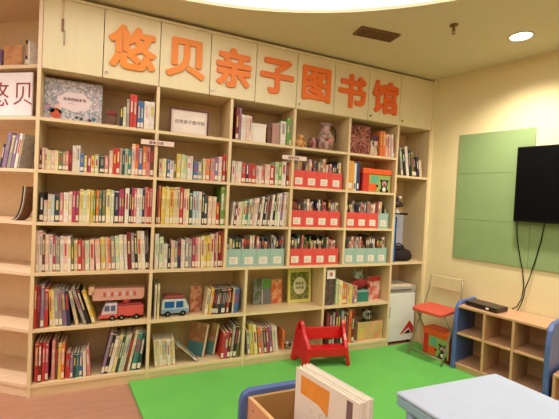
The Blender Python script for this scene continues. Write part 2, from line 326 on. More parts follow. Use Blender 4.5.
# ------------------------------------------------------------ books
ROWS = {
 'A2': (1.553, '''11,14.0,136,R,0.0 28,13.0,154,i,0.0 42,13.0,154,c,0.0 56,22.0,140,Y,0.0 79,22.0,140,i,0.0 102,21.4,140,Y,0.0 126,21.0,137,G,0.0 149,17.0,135,a,0.0 167,17.4,140,p,0.0 185,22.0,146,R,0.0 208,22.4,186,w,0.0 231,22.4,186,w,0.0 254,26.0,141,b,0.0 282,16.0,124,y,0.0 302,22.0,122,m,0.0 325,21.4,124,y,0.0 349,24.0,138,s,0.0 380,31.0,135,T,0.0 412,23.4,134,p,0.0 441,23.0,178,i,0.0 465,23.4,194,r,0.0 489,22.4,194,r,0.0 513,12.0,197,w,0.0 526,18.4,199,T,0.0 545,20.4,197,s,0.0 567,21.0,195,t,0.0 591,24.0,235,i,0.0 616,20.4,237,o,0.0 638,28.0,215,b,0.0 668,23.0,235,o,0.0 692,27.4,237,p,0.0 720,24.9,240,B,0.0'''),
 'A3': (1.198, '''22,23.0,208,k,0.0 47,22.0,155,i,0.0 71,19.0,192,w,0.0 91,18.4,192,l,0.0 112,27.0,205,T,0.0 140,21.0,211,p,0.0 165,28.0,212,w,0.0 195,21.0,222,c,0.0 217,21.0,223,m,0.0 239,19.4,228,m,0.0 261,22.0,237,Y,0.0 284,21.4,237,s,0.0 306,22.0,237,Y,0.0 330,20.0,237,y,0.0 352,10.0,234,g,0.0 367,17.0,240,o,0.0 385,16.4,240,t,0.0 406,21.0,242,G,0.0 431,30.0,252,Y,0.0 462,21.0,249,s,0.0 488,27.0,251,n,0.0 518,15.0,261,m,0.0 534,15.0,261,m,0.0 557,27.0,265,w,0.0 587,13.0,266,k,0.0 602,17.0,270,m,0.0 620,16.4,270,p,0.0 638,19.0,275,w,0.0 658,18.4,275,l,0.0 678,15.0,279,n,0.0 695,16.0,282,p,0.0 712,15.4,282,r,0.0 729,15.5,284,m,0.0'''),
 'A4': (0.853, '''12,18.0,286,i,-0.2 31,17.4,286,w,-0.3 50,17.0,283,B,-0.7 68,21.0,263,i,-0.9 90,20.4,263,w,-1.1 113,17.0,256,m,-1.7 131,12.0,252,a,-2.0 144,11.4,252,a,-2.0 159,21.0,252,w,-2.0 181,20.4,252,i,-2.0 202,20.4,252,w,-2.0 225,16.0,234,G,-2.0 243,21.0,225,c,-2.0 266,22.0,221,r,-2.0 291,18.0,217,p,-2.0 313,26.0,217,s,-2.0 342,29.0,225,i,-2.0 382,30.0,226,i,-4.0 416,30.0,247,y,-4.0 449,16.0,247,i,-4.0 466,14.4,247,o,-4.0 484,27.0,256,a,-4.0 514,27.0,260,s,-4.0 542,27.0,260,w,-4.0 573,20.0,265,w,-4.0 595,25.0,282,R,-4.0 622,22.0,287,a,-4.0 646,18.0,287,k,-4.0 667,25.0,296,c,-4.0 693,24.3,296,w,-4.0 719,15.0,298,k,-4.0 736,8.5,299,B,-4.0'''),
 'B2': (1.553, '''786,21.0,149,c,0.0 809,29.0,151,Y,0.0 844,21.0,149,b,0.0 866,26.4,140,w,0.0 894,19.0,142,G,0.0 915,30.0,194,y,0.0 948,24.0,192,s,0.0 973,22.4,192,s,0.0 997,21.0,186,w,0.0 1019,20.4,186,w,0.0 1045,33.0,148,b,0.0 1079,31.4,148,a,0.0 1118,23.0,179,c,0.0 1143,29.0,182,o,0.0 1178,33.0,191,p,0.0 1213,29.0,201,v,0.0 1243,28.4,201,i,0.0 1281,21.0,224,r,0.0 1303,9.9,224,R,0.0'''),
 'B3': (1.198, '''780,13.0,300,B,0.0 794,12.4,300,o,0.0 813,29.0,294,y,0.0 844,15.0,293,Y,0.0 860,14.4,293,Y,0.0 876,25.0,295,y,0.0 903,23.0,294,c,0.0 927,22.4,294,c,0.0 952,23.0,291,r,0.0 980,20.0,282,i,0.0 1001,20.0,282,Y,0.0 1024,25.0,267,T,0.0 1051,22.0,269,l,0.0 1076,23.0,265,l,0.0 1100,22.4,265,w,0.0 1127,13.0,267,k,0.0 1142,26.0,251,T,0.0 1172,31.0,236,i,0.0 1207,32.0,232,c,0.0 1242,24.0,193,r,0.0 1274,30.0,323,g,0.0 1305,7.9,323,g,0.0'''),
 'B4': (0.853, '''782,29.0,273,w,-1.0 815,30.0,251,s,-1.0 847,30.0,196,w,-1.0 880,20.0,185,k,-1.0 903,24.0,218,i,-1.0 928,24.0,218,a,-1.0 954,20.0,218,n,-1.0 978,14.0,232,i,-1.0 993,14.0,232,w,-1.0 1012,26.0,239,a,-1.0 1039,24.4,239,a,-1.0 1067,20.0,241,m,-1.0 1090,20.0,253,p,-1.0 1111,19.4,253,i,-1.0 1135,24.0,265,Y,-1.0 1160,23.4,265,y,-1.0 1184,23.4,265,y,-1.0 1210,32.0,283,c,-1.0 1246,12.0,289,m,-1.0 1259,11.4,289,i,-1.0 1274,26.0,304,R,-1.0 1301,11.9,304,r,-1.0'''),
 'C2': (1.553, '''1357,26.0,181,w,0.0 1384,25.4,181,i,0.0 1410,25.4,181,w,0.0 1438,36.0,176,r,0.0 1479,23.0,175,n,0.0 1503,22.4,175,r,0.0 1527,38.0,168,r,0.0 1571,23.0,157,i,0.0 1595,22.4,157,w,0.0 1618,23.0,157,p,0.0 1647,45.0,178,i,0.0 1695,38.0,171,r,0.0 1742,30.0,204,s,0.0 1773,30.0,204,g,0.0 1805,41.0,214,w,0.0 1851,19.0,206,R,0.0 1872,8.5,208,o,0.0'''),
 'C3': (1.198, '''1369,19.0,195,w,5.0 1390,20.0,190,R,5.0 1412,22.0,202,w,5.0 1436,20.0,208,Y,5.0 1459,23.0,215,s,5.0 1483,23.0,221,t,5.0 1508,18.0,226,s,5.0 1529,21.0,229,a,5.0 1552,21.0,235,i,5.0 1575,19.0,242,w,5.0 1596,19.0,252,B,5.0 1617,23.0,257,w,5.0 1643,19.0,262,k,5.0 1664,21.0,269,a,5.0 1688,19.0,272,B,5.0 1709,19.0,277,w,4.7 1731,22.0,283,k,4.1 1755,22.0,287,s,3.7 1779,22.0,292,w,3.3 1804,20.0,298,v,2.8 1826,22.0,304,w,2.4 1851,20.0,310,c,1.8'''),
 'A5': (0.466, '''11,15.0,309,r,0.0 28,20.0,308,R,0.0 50,20.0,302,v,0.0 71,22.0,276,r,-0.0 107,15.0,263,y,-3.1 123,14.2,263,Y,-3.2 139,22.0,268,a,-3.7 164,19.0,267,a,-4.3 186,24.0,264,v,-4.9 212,22.0,260,n,-5.4 263,20.0,257,c,-11.9 315,20.0,280,a,-18.0 339,20.0,275,k,-18.0 373,20.0,259,y,-18.0'''),
 'A6': (0.088, '''24,21.0,281,r,0.0 46,20.4,281,R,0.0 68,18.0,281,r,0.0 87,17.4,281,m,0.0 125,20.0,291,p,0.0 148,14.0,287,B,0.0 165,19.0,261,y,0.0 185,18.4,261,o,0.0 211,28.0,179,r,0.0 241,16.0,171,v,0.0 259,17.0,185,T,0.0 277,17.0,180,t,0.0 297,19.0,180,b,0.0 325,20.0,189,w,-2.9 351,21.0,199,p,-4.7 437,19.0,319,v,11.0 458,22.0,308,k,11.0 482,24.0,274,w,11.0 509,22.0,284,Y,11.0 533,18.0,281,T,11.0 553,18.0,279,s,11.0 573,18.0,283,w,11.0 593,18.0,298,B,11.0 614,18.0,305,c,10.5 643,32.0,298,t,8.4 680,28.0,282,T,7.5'''),
 'E5': (0.466, '''795,13.0,274,w,0.0 814,15.0,274,Y,0.0 1182,26.0,206,c,6.0 1213,13.0,216,y,6.0 1227,12.3,216,o,6.0 1243,15.0,213,k,4.9 1259,14.4,213,T,4.8 1274,14.4,213,B,4.6 1289,13.4,213,k,4.5 1303,14.4,213,n,4.3 1318,14.4,213,T,4.2 1333,13.4,213,B,4.0 1347,14.4,213,k,3.9 1363,14.0,210,r,3.3 1378,13.4,210,k,3.1 1395,14.0,212,k,3.0 1410,12.4,212,c,3.0 1424,20.0,206,b,3.0 1445,19.4,206,b,3.0'''),
 'E6': (0.088, '''816,19.0,211,c,-5.0 836,18.3,211,c,-5.0 855,19.0,211,w,-5.0 875,18.3,211,c,-5.0 894,18.3,211,c,-5.0 913,18.3,211,w,-5.0 932,19.0,211,c,-5.0 952,18.3,211,c,-5.0 1330,22.0,226,r,5.0 1354,27.0,229,m,5.0 1383,23.0,237,R,5.0 1410,23.0,277,a,5.1 1435,23.0,280,k,4.7 1461,21.0,284,G,4.2'''),
 'F6': (0.088, '''1573,24.0,224,a,-7.0 1599,27.0,273,y,-7.0 1630,33.0,270,Y,-7.0 1674,22.0,237,o,-7.0 1700,20.0,235,p,-7.0 1723,22.0,233,B,-7.0 1749,22.0,236,m,-7.0 1776,22.0,239,v,-7.0 1806,23.0,243,i,-7.0 1834,20.0,234,w,-7.0'''),
 'G5': (0.466, '''2423,24.0,243,s,0.0 2451,40.0,235,Y,0.0 2496,22.0,199,o,0.0 2519,21.4,199,o,0.0 2544,19.0,197,c,0.0 2569,38.0,189,y,0.0 2610,23.0,173,v,0.0 2636,27.0,172,p,0.0'''),
 'G6': (0.088, '''2330,34.0,330,B,0.0 2368,31.0,341,k,0.0 2402,28.0,318,a,0.0 2434,25.0,322,R,0.0 2462,29.0,327,T,0.0 2494,29.0,321,a,0.0 2526,26.0,316,k,0.0 2555,26.0,311,B,0.0 2585,30.0,332,o,0.0 2618,26.0,323,R,0.0'''),
 'C1': (1.903, '''1374,24.0,279,R,0.0 1400,17.0,276,v,0.0 1421,18.0,216,w,0.0 1440,17.4,216,w,0.0 1461,23.0,217,i,0.0 1485,22.4,217,i,0.0 1777,49.0,215,w,0.0 1831,26.0,241,g,0.0 1859,21.5,251,g,0.0'''),
 'A1': (1.903, '''500,20.0,152,k,0.0 522,19.0,146,s,0.0 544,18.0,210,a,0.0 566,23.0,248,r,0.0 590,22.4,248,r,0.0 618,21.0,210,b,0.0 640,20.4,210,b,0.0 664,37.0,215,w,0.0 702,35.4,215,w,0.0'''),
 'G1': (1.903, '''2846,28.0,251,o,-3.0 2875,27.4,251,o,-3.0 2910,22.0,233,i,-3.0 2933,21.4,233,p,-3.0 2955,21.4,233,i,-3.0 2980,20.0,234,w,-3.0 3001,16.5,234,B,-3.0'''),
 'H1': (1.736, '''3120,28.0,298,a,-9.0 3152,31.0,306,k,-9.0 3188,33.0,306,w,-9.0 3225,30.0,273,k,-9.0 3262,29.0,258,G,-9.0 3295,30.0,231,k,-9.0 3329,29.0,209,n,-9.0 3364,36.0,182,c,-9.0'''),
}

def book_mesh(w, h, d, c, lab=True):
    """hard cover with spine, inset page block, title patch and shelf-mark label on the spine; local origin at the bottom-left of the spine"""
    q = MB(); M = book_mat(c); cv = min(.002, w*.2)
    q.box((0, 0, 0), (cv, d, h), M); q.box((w-cv, 0, 0), (w, d, h), M); q.box((cv, 0, 0), (w-cv, .0022, h), M)
    q.box((cv, .0022, .003), (w-cv, d-.004, h-.003), PAGES)
    tc = random.choice('wicYsaarym'); tc = tc if tc != c else 'c'
    z0 = h*random.uniform(.38, .5); z1 = h*random.uniform(.72, .9)
    q.box((w*.28, -.0004, z0), (w*.72, 0, z1), book_mat(tc))
    if random.random() < .5: q.box((w*.05, -.0004, h*.93), (w*.95, 0, h*.955), book_mat(random.choice('rywcia')))
    if lab: q.box((w*.06, -.0005, .012), (w*.94, 0, .012+min(.04, h*.17)), mat('shelf_mark_label', S(226, 216, 196), .6, .08, 60))
    return q
def nth(i): return '%d%s' % (i, 'th' if 10 <= i % 100 <= 20 else {1: 'st', 2: 'nd', 3: 'rd'}.get(i % 10, 'th'))
BAY = dict(A='leftmost bay', B='second bay', C='third bay', G='rightmost wide bay', E='second low bay', F='third low bay', H='narrow right column')
SH = {1: 'top shelf', 2: 'second shelf down', 3: 'third shelf down', 4: 'fourth shelf down', 5: 'fifth shelf down', 6: 'bottom shelf'}
def width_word(w, h): return ('slim' if w < .0175 else 'thick' if w > .029 else 'medium')
for key, (zs, data) in ROWS.items():
    for i, tk in enumerate(data.split()):
        x, wd, hh, c, L = tk.split(','); x = float(x)/1000; wd = float(wd)/1000; hh = float(hh)/1000*random.uniform(.955, 1.0); L = math.radians(float(L))
        d = min(.30, max(.13, hh*random.uniform(.72, .85)))
        q = book_mesh(wd, hh, d, c, lab=random.random() < (.8 if key[1] in '234' else .45))
        o = q.build('picture_book')
        # rest on the lower corner
        y = .022+random.uniform(0, .014)
        if L >= 0: piv = Vector((wd, 0, 0)); base = Vector((x+wd/math.cos(L), y, zs+.0006))
        else: piv = Vector((0, 0, 0)); base = Vector((x, y, zs+.0006))
        X = Matrix.Translation(base) @ Matrix.Rotation(L, 4, 'Y') @ Matrix.Translation(-piv)
        if L >= 0: X = Matrix.Translation(Vector((x+wd*(1/math.cos(L) if abs(L) > .001 else 1), y, zs+.0006))) @ Matrix.Rotation(L, 4, 'Y') @ Matrix.Translation(-piv)
        o.matrix_world = X
        tilt = ' leaning' if abs(L) > math.radians(7) else ''
        tag(o, '%s %s%s book, %s from left on the %s, %s' % (width_word(wd, hh), CN[c], tilt, nth(i+1), 'top shelf' if key == 'H1' else SH[int(key[1])], BAY[key[0]]), 'book', 'books on the %s, %s' % (SH[int(key[1])], BAY[key[0]]))

# ------------------------------------------------------------ magazine file boxes with magazines
FILE_RED = mat('red_card_file', S(220, 80, 74), .45, .05); FILE_TEAL = mat('teal_card_file', S(156, 186, 180), .45, .05)
def file_box(x, z, wd, M, label, grp):
    t = thing('file_box', label, 'file box', (x, .025, z+.0005), 0, grp)
    q = MB(); th = .003; d = .24; hf = .148; hb = .24
    side = [(0, 0, 0), (0, d, 0), (0, d, hb), (0, d*.55, hb), (0, .02, hf), (0, 0, hf)]
    q.prism(side, (th, 0, 0), M); q.prism([(p[0]+wd-th, p[1], p[2]) for p in side], (th, 0, 0), M)
    q.box((th, 0, 0), (wd-th, th, hf), M); q.box((th, d-th, 0), (wd-th, d, hb), M); q.box((th, th, 0), (wd-th, d-th, th), M)
    q.build('box_body', t)
    q = MB(); q.box((wd*.22, -.001, .022), (wd*.78, -.0002, .082), WHITE)
    for k in range(3): q.box((wd*.3, -.0013, .035+k*.014), (wd*(.55+.15*random.random()), -.001, .039+k*.014), mat('faded_print', S(190, 150, 140), .6))
    q.build('label_card', t)
    return t
FB = []
def fill(x, z, n, pitch, wd, M, phrase, colname, start=1):
    for k in range(n):
        file_box(x+k*pitch, z, wd, M, '%s magazine file, %s from left in the %s' % (colname, nth(start+k), phrase), 'file boxes, '+phrase)
        FB.append((x+k*pitch, z, wd, '%s file box on the %s' % (nth(start+k), phrase)))
S2, S3, S4 = 1.553, 1.198, .853
fill(1.906, S2, 4, .1285, .1265, FILE_RED, 'second shelf of fourth bay', 'red')
fill(1.906, S3, 4, .1285, .1265, FILE_RED, 'third shelf of fourth bay', 'red')
fill(1.906, S4, 4, .1285, .1265, FILE_RED, 'fourth shelf of fourth bay', 'red')
fill(2.476, S3, 3, .127, .125, FILE_RED, 'third shelf of fifth bay', 'red')
fill(2.860, S3, 1, .127, .125, FILE_TEAL, 'third shelf of fifth bay', 'teal', 4)
fill(2.480, S4, 4, .127, .125, FILE_TEAL, 'fourth shelf of fifth bay', 'teal')
fill(1.340, S4, 4, .1315, .1295, FILE_TEAL, 'fourth shelf of third bay', 'teal')
for (x, z, wd, ph) in FB:
    xx = x+.006; k = 0
    while True:
        w1 = random.uniform(.012, .024)
        if xx+w1 > x+wd-.006 or k >= 5: break
        c = random.choice('aacBiGcTpikan'); h1 = random.uniform(.205, .265)
        q = MB(); q.box((0, 0, 0), (w1, .002, h1), book_mat(c)); q.box((0, .002, 0), (.0015, .19, h1), book_mat(c)); q.box((w1-.0015, .002, 0), (w1, .19, h1), book_mat(c)); q.box((.0015, .002, .001), (w1-.0015, .188, h1-.002), PAGES)
        q.box((w1*.2, -.0003, h1*.72), (w1*.8, 0, h1*.9), book_mat(random.choice('wryk')))
        o = q.build('magazine'); o.location = (xx, .034+random.uniform(0, .012), z+.0042); k += 1
        tag(o, '%s magazine, %s in the %s' % (CN[c], nth(k), ph.replace('  ', ' ')), 'magazine', 'magazines standing in the file boxes')
        xx += w1+random.uniform(.001, .008)

exec_rest = True
# ------------------------------------------------------------ things on the shelves
Z1 = 1.903
# printed box lid with a pale cloud in the middle
t = thing('puzzle_box', 'flat grey patterned puzzle box with a pale cloud and small characters', 'box', (.185, .115, Z1+.001))
PB = pattern('mottled_print', [S(176, 174, 186), S(200, 190, 198), S(128, 138, 152), S(210, 208, 214), S(158, 152, 172), S(190, 158, 162), S(150, 170, 178)], 95)
q = MB(); q.box((-.172, 0, 0), (.192, .035, .296), PB); q.build('box_body', t, .002)
q = MB(); pts = []
for k in range(40):
    a = 2*math.pi*k/40; r = 1+.06*math.sin(7*a); pts.append((.015+.105*r*math.cos(a), -.0015, .150+.068*r*math.sin(a)))
q.prism(pts, (0, .0015, 0), mat('pale_cloud_print', S(226, 208, 214), .6)); q.build('cloud_panel', t)
g = text_mesh('生命的绘本馆', .024, .001, mat('faded_caption', S(120, 84, 96), .6), .0006, 'caption', t); g.location = (.015, -.0022, .165)
g = text_mesh('~⁓~', .02, .001, INK, 0, 'caption', t); g.location = (-.005, -.0022, .135)
q = MB()
for (x, z, r, c) in ((-.10, .055, .036, S(205, 90, 60)), (-.088, .098, .022, S(225, 180, 170)), (-.125, .075, .018, S(60, 120, 140)), (-.068, .07, .014, S(90, 140, 150)), (-.15, .09, .017, S(200, 140, 190)), (.14, .04, .014, S(40, 120, 130)), (.115, .03, .011, S(90, 50, 60)), (.03, .04, .012, S(70, 90, 80)), (.06, .035, .011, S(60, 60, 60))):
    q.lathe((x, -.0008, z), [(r, -.0006), (r, .0008)], mat('print_spot_%d' % int(1000*(c[0]+c[1]+2*c[2])), c, .6), 16, 'y')
q.build('printed_figures', t)
# dark things lying behind the box top
# picture-frame certificate
t = thing('framed_certificate', 'certificate in a dark red wooden frame on the top shelf', 'picture frame', (1.012, .12, Z1+.001), math.radians(-2))
FR = mat('dark_red_frame', S(92, 36, 34), .35)
q = MB(); q.box((-.155, 0, 0), (.155, .018, .014), FR); q.box((-.155, 0, .204), (.155, .018, .218), FR); q.box((-.155, 0, .014), (-.141, .018, .204), FR); q.box((.141, 0, .014), (.155, .018, .204), FR)
q.box((-.141, .012, .014), (.141, .017, .204), FR); q.build('frame', t, .0015)
B1('paper', (-.141, .008, .014), (.141, .012, .204), mat('certificate_paper', S(224, 205, 198), .5), t)
q = MB(); q.box((-.125, .0074, .028), (.125, .008, .19), mat('certificate_inner', S(232, 222, 214), .5)); q.build('inner_panel', t)
g = text_mesh('优秀亲子图书馆', .034, .0008, mat('grey_print', S(120, 105, 105), .6), .0004, 'caption', t); g.location = (.005, .0069, .112)
q = MB(); q.prism([(-.03, .018, .0), (.03, .018, 0), (.02, .07, 0), (-.02, .07, 0)], (0, 0, .004), FR); q.build('stand', t)
# small dark box and pink pieces left of the red book
t = thing('trinket_box', 'small dark brown carved trinket box beside the red and blue books', 'box', (.445, .07, Z1+.001))
q = MB(); q.box((-.035, 0, 0), (.03, .06, .085), book_mat('B')); q.build('box_body', t, .004)
q = MB(); q.prism([(-.04, -.004, .085), (.034, -.004, .085), (.03, -.004, .11), (-.02, -.004, .118)], (0, .068, 0), book_mat('R')); q.build('lid', t, .003)
# white square boxes in bay C top
t = thing('card_box', 'white square cardboard box in the middle of the top shelf, third bay', 'box', (1.575, .05, Z1+.001))
q = MB(); q.box((-.072, 0, 0), (.072, .13, .158), WHITE); q.build('box_body', t, .003)
q = MB(); q.box((-.074, -.002, .135), (.074, .132, .162), mat('box_lid_white', S(224, 214, 206), .5)); q.build('lid', t, .003)
o = B1('picture_book', (1.664, .06, Z1+.001), (1.702, .2, Z1+.15), book_mat('B'), bevel=.003); tag(o, 'dark brown block-shaped book right of the white square box', 'book')
o = B1('picture_book', (1.706, .05, Z1+.001), (1.772, .24, Z1+.185), mat('book_cloth_rose_grey', S(176, 136, 128), .5), bevel=.003); tag(o, 'wide rosy grey book standing left of the white and green books', 'book')

# bay D top: golden figurine and mauve jug
t = thing('figurine', 'small golden animal figurine on the top shelf, fourth bay', 'figurine', (1.99, .09, Z1+.001))
GO = mat('golden_glaze', S(226, 170, 100), .4, .15, 30)
q = MB(); q.lathe((0, 0, 0), [(.035, 0), (.04, .006), (.03, .012)], book_mat('R')); q.build('base', t)
q = MB(); q.ball((0, 0, .048), .036, GO, (1, .8, 1)); q.ball((.008, -.004, .098), .025, GO); q.ball((-.012, 0, .12), .009, GO); q.ball((.026, 0, .121), .009, GO)
for s_ in (-1, 1): q.tube([(s_*.02, -.01, .065), (s_*.045, -.022, .045), (s_*.04, -.03, .03)], .009, GO); q.ball((s_*.022, -.022, .02), .013, GO)
q.build('body', t)
q = MB(); q.lathe((-.058, .02, 0), [(.022, 0), (.026, .02), (.012, .05), (.001, .055)], book_mat('p'), 12); q.build('bow', t)
t = thing('vase', 'tall mauve grey vase with a dark curved handle, fourth bay top shelf', 'vase', (2.27, .12, Z1+.001))
VA = pattern('mauve_glaze', [S(160, 125, 120), S(190, 158, 145), S(120, 90, 92), S(200, 176, 150)], 14, .4, 'noise')
q = MB(); q.lathe((0, 0, 0), [(.05, 0), (.06, .01), (.085, .06), (.088, .11), (.06, .17), (.04, .2), (.045, .235), (.058, .262), (.05, .262), (.034, .235), (.001, .23)], VA, 24); q.build('body', t)
q = MB(); q.tube([(.06, 0, .24), (.1, 0, .22), (.115, 0, .16), (.11, 0, .1), (.08, 0, .06)], .009, book_mat('k')); q.build('handle', t)
q = MB(); q.ball((.01, -.085, .09), .02, book_mat('p')); q.ball((-.03, -.078, .1), .014, book_mat('R')); q.build('flower_relief', t)
q = MB(); q.box((-.018, 0, 0), (.018, .1, .11), pattern('rosy_print', [S(176, 120, 112), S(140, 80, 80), S(200, 160, 150)], 40)); o = q.build('picture_book'); o.location = (2.135, .08, Z1+.001); tag(o, 'small rosy book standing left of the mauve vase', 'book')

# bay G top: dark red patterned album
o = B1('photo_album', (2.508, .055, Z1+.001), (2.738, .09, Z1+.278), pattern('dark_red_brocade', [S(120, 50, 42), S(150, 84, 66), S(86, 30, 34), S(170, 110, 90)], 55), bevel=.003); tag(o, 'large dark red patterned album facing out, fifth bay top shelf', 'album')
t = thing('gift_box', 'small cream box with a dark purple lid right of the red album', 'box', (2.79, .06, Z1+.001))
B1('box_body', (-.04, 0, 0), (.045, .1, .15), pattern('cream_and_dark', [S(200, 176, 150), S(212, 190, 170), S(90, 70, 80)], 30), t, .003)
B1('lid', (-.042, -.002, .15), (.047, .102, .20), mat('purple_lid', S(78, 34, 62), .5), t, .003)

# bay G second shelf: folders and orange storage box
Z2 = 1.553
for x0, x1, hh, c, l in ((2.474, 2.552, .278, mat('ochre_folder', S(220, 160, 76), .5), 'wide ochre yellow binder at the left of the orange storage box'), (2.554, 2.580, .262, mat('white_folder', S(214, 220, 216), .5), 'white binder between the ochre and navy ones'), (2.583, 2.618, .275, mat('navy_folder', S(40, 58, 112), .5), 'navy blue binder beside the orange storage box')):
    t = thing('binder', l, 'binder', (x0, .03, Z2+.0006)); ww = x1-x0
    q = MB(); q.box((0, 0, 0), (.003, .22, hh), c); q.box((ww-.003, 0, 0), (ww, .22, hh), c); q.box((.003, 0, 0), (ww-.003, .003, hh), c); q.build('cover', t)
    B1('pages', (.004, .004, .004), (ww-.004, .21, hh-.006), PAGES, t)
    B1('label_card', (ww*.25, -.0006, .02), (ww*.75, 0, .07), mat('blue_label', S(30, 70, 150), .5) if 'white' in l else WHITE, t)
ORB = mat('orange_fabric_box', S(232, 92, 34), .6, .06, 30); ORR = mat('red_orange_fabric', S(206, 52, 34), .6, .06, 30)
LG = mat('box_leaf_green', S(150, 176, 96), .6); TG = mat('box_teal_patch', S(96, 178, 150), .6); DKB = mat('box_dark_print', S(40, 40, 44), .6); PKF = mat('box_pink_face', S(212, 160, 160), .6)
def storage_box(label, loc, rz, wd, dp, hh):
    t = thing('storage_box', label, 'storage box', loc, rz, 'orange and green storage boxes')
    bh = hh*.76
    q = MB(); q.box((0, 0, 0), (wd, dp, bh), ORR); q.build('box_body', t, .006)
    q = MB(); q.box((-.006, -.006, bh), (wd+.006, dp+.006, hh), ORB); q.build('lid', t, .008)
    q = MB(); e = -.0012
    q.box((wd*.22, e, bh*.02), (wd*.98, 0, bh*.98), LG)
    q.box((wd*.30, e*2, bh*.52), (wd*.52, e, bh*.90), TG)
    q.box((wd*.23, e*2, bh*.05), (wd*.50, e, bh*.46), ORB); q.build('front_print', t)
    q = MB()      # plain spotted animal print
    def disc(x, z, r, M, k=3):
        r *= 1.2; x = .76+(x-.74)*1.05; q.lathe((wd*x, e*k, bh*z), [(r, -.0005), (r, .0008)], M, 18, 'y')
    disc(.74, .50, wd*.105, DKB); disc(.74, .5, wd*.07, PKF, 4); disc(.63, .66, wd*.035, DKB); disc(.85, .66, wd*.035, DKB)
    disc(.715, .55, wd*.014, DKB, 5); disc(.77, .55, wd*.014, DKB, 5); disc(.74, .42, wd*.03, DKB, 5)
    disc(.74, .18, wd*.10, DKB); disc(.74, .18, wd*.055, WHITE, 4); disc(.63, .1, wd*.035, DKB); disc(.86, .1, wd*.035, DKB); disc(.5, .35, wd*.035, DKB)
    q.build('animal_print', t); return t
storage_box('orange lidded storage box with an animal print, on the bookshelf', (2.665, .04, Z2+.001), 0, .335, .25, .225)

# round hanging shelf signs
for x, z, l in ((.766, 1.806, 'small white hanging category sign between first and second bays'), (1.902, 1.799, 'small white hanging category sign between third and fourth bays')):
    t = thing('shelf_sign', l, 'sign', (x, -.012, z), math.radians(0), 'category signs')
    q = MB(); q.box((-.118, 0, -.018), (.118, .003, .018), mat('sign_pink_white', S(232, 208, 200), .5)); q.build('board', t, .001)
    g = text_mesh('绘本分类' , .026, .0008, mat('sign_print', S(120, 60, 60), .6), .0005, 'lettering', t); g.location = (-.01, -.0006, 0)
    q = MB(); q.tube([(0, .001, .017), (0, .006, .045), (0, .0105, .085)], .0025, WHITE, 6); q.build('hook', t)

# toy fire engine (fifth shelf, left bay)
Z5 = .466
t = thing('toy_fire_truck', 'red toy fire truck with a pale pink ladder on the fifth shelf', 'toy truck', (.435, .07, Z5+.001))
TR = mat('toy_red', S(208, 88, 84), .4); TP = mat('toy_pink', S(224, 172, 160), .45); TW = mat('toy_mauve_white', S(214, 200, 214), .4); WIN = mat('toy_window_blue', S(86, 104, 140), .25)
q = MB(); q.box((.10, 0, .025), (.285, .10, .105), TR); q.box((.10, .0, .105), (.27, .1, .12), mat('toy_dark_red', S(150, 50, 50), .4)); q.build('truck_body', t, .008)
q = MB(); q.prism([(-.01, 0, .045), (.098, 0, .045), (.098, 0, .125), (.018, 0, .125), (.0, 0, .085)], (0, .1, 0), TW)
q.prism([(-.03, -.004, .018), (.1, -.004, .018), (.1, -.004, .045), (-.018, -.004, .045)], (0, .108, 0), TR); q.build('cab', t, .005)
q = MB(); q.box((.012, -.003, .072), (.045, 0, .112), WIN); q.box((.055, -.003, .072), (.085, 0, .112), WIN); q.build('window', t)
q = MB(); q.prism([(-.07, .01, .150), (.27, .01, .150), (.285, .01, .165), (.285, .01, .235), (-.055, .01, .24), (-.075, .01, .21)], (0, .08, 0), TP)
for k in range(9): q.box((.0+.026*k, .006, .178), (.016+.026*k, .01, .212), mat('toy_print', S(190, 190, 205) if k % 2 else S(196, 120, 130), .4) if False else (TW if k % 2 else TR))
q.build('ladder', t, .004)
q = MB(); q.box((-.10, .01, .195), (-.06, .09, .255), mat('toy_basket', S(232, 190, 160), .4)); q.build('basket', t, .004)
q = MB(); q.lathe((.16, .05, .12), [(.03, 0), (.03, .03)], TR, 14); q.build('turntable', t)
for x in (.066, .13, .235):
    q = MB()
    q.lathe((x, -.002, .02), [(.019, -.006), (.019, .108)], BLACK, 16, 'y'); q.lathe((x, -.009, .02), [(.008, -.001), (.008, .001)], CHROME, 12, 'y'); q.build('wheel', t)
# long thin brown board behind above it
t = thing('toy_van', 'white and blue toy van with red roof on the fifth shelf', 'toy van', (.848, .06, Z5+.001)); t.scale = (1.12, 1.12, 1.12)
VB = mat('toy_sky_blue', S(120, 160, 196), .35)
q = MB(); q.prism([(0, 0, .02), (.19, 0, .02), (.192, 0, .06), (.165, 0, .118), (.015, 0, .122), (.002, 0, .1)], (0, .09, 0), mat('toy_van_white', S(190, 200, 208), .35)); q.build('van_body', t, .006)
q = MB(); q.prism([(.01, .004, .123), (.165, .004, .119), (.15, .004, .142), (.02, .004, .146)], (0, .082, 0), mat('toy_roof_red', S(150, 70, 66), .4)); q.build('roof', t, .004)
q = MB(); q.box((.022, -.002, .06), (.088, 0, .105), mat('toy_glass_blue', S(40, 90, 160), .2)); q.box((.1, -.002, .06), (.15, 0, .105), mat('toy_glass_blue', S(40, 90, 160), .2)); q.build('window', t)
q = MB(); q.box((.005, -.003, .026), (.185, 0, .05), VB); q.build('stripe', t)
for x in (.045, .15):
    q = MB(); q.lathe((x, -.002, .02), [(.0195, -.004), (.0195, .094)], BLACK, 16, 'y'); q.lathe((x, -.008, .02), [(.008, -.001), (.008, .002)], CHROME, 12, 'y'); q.build('wheel', t)

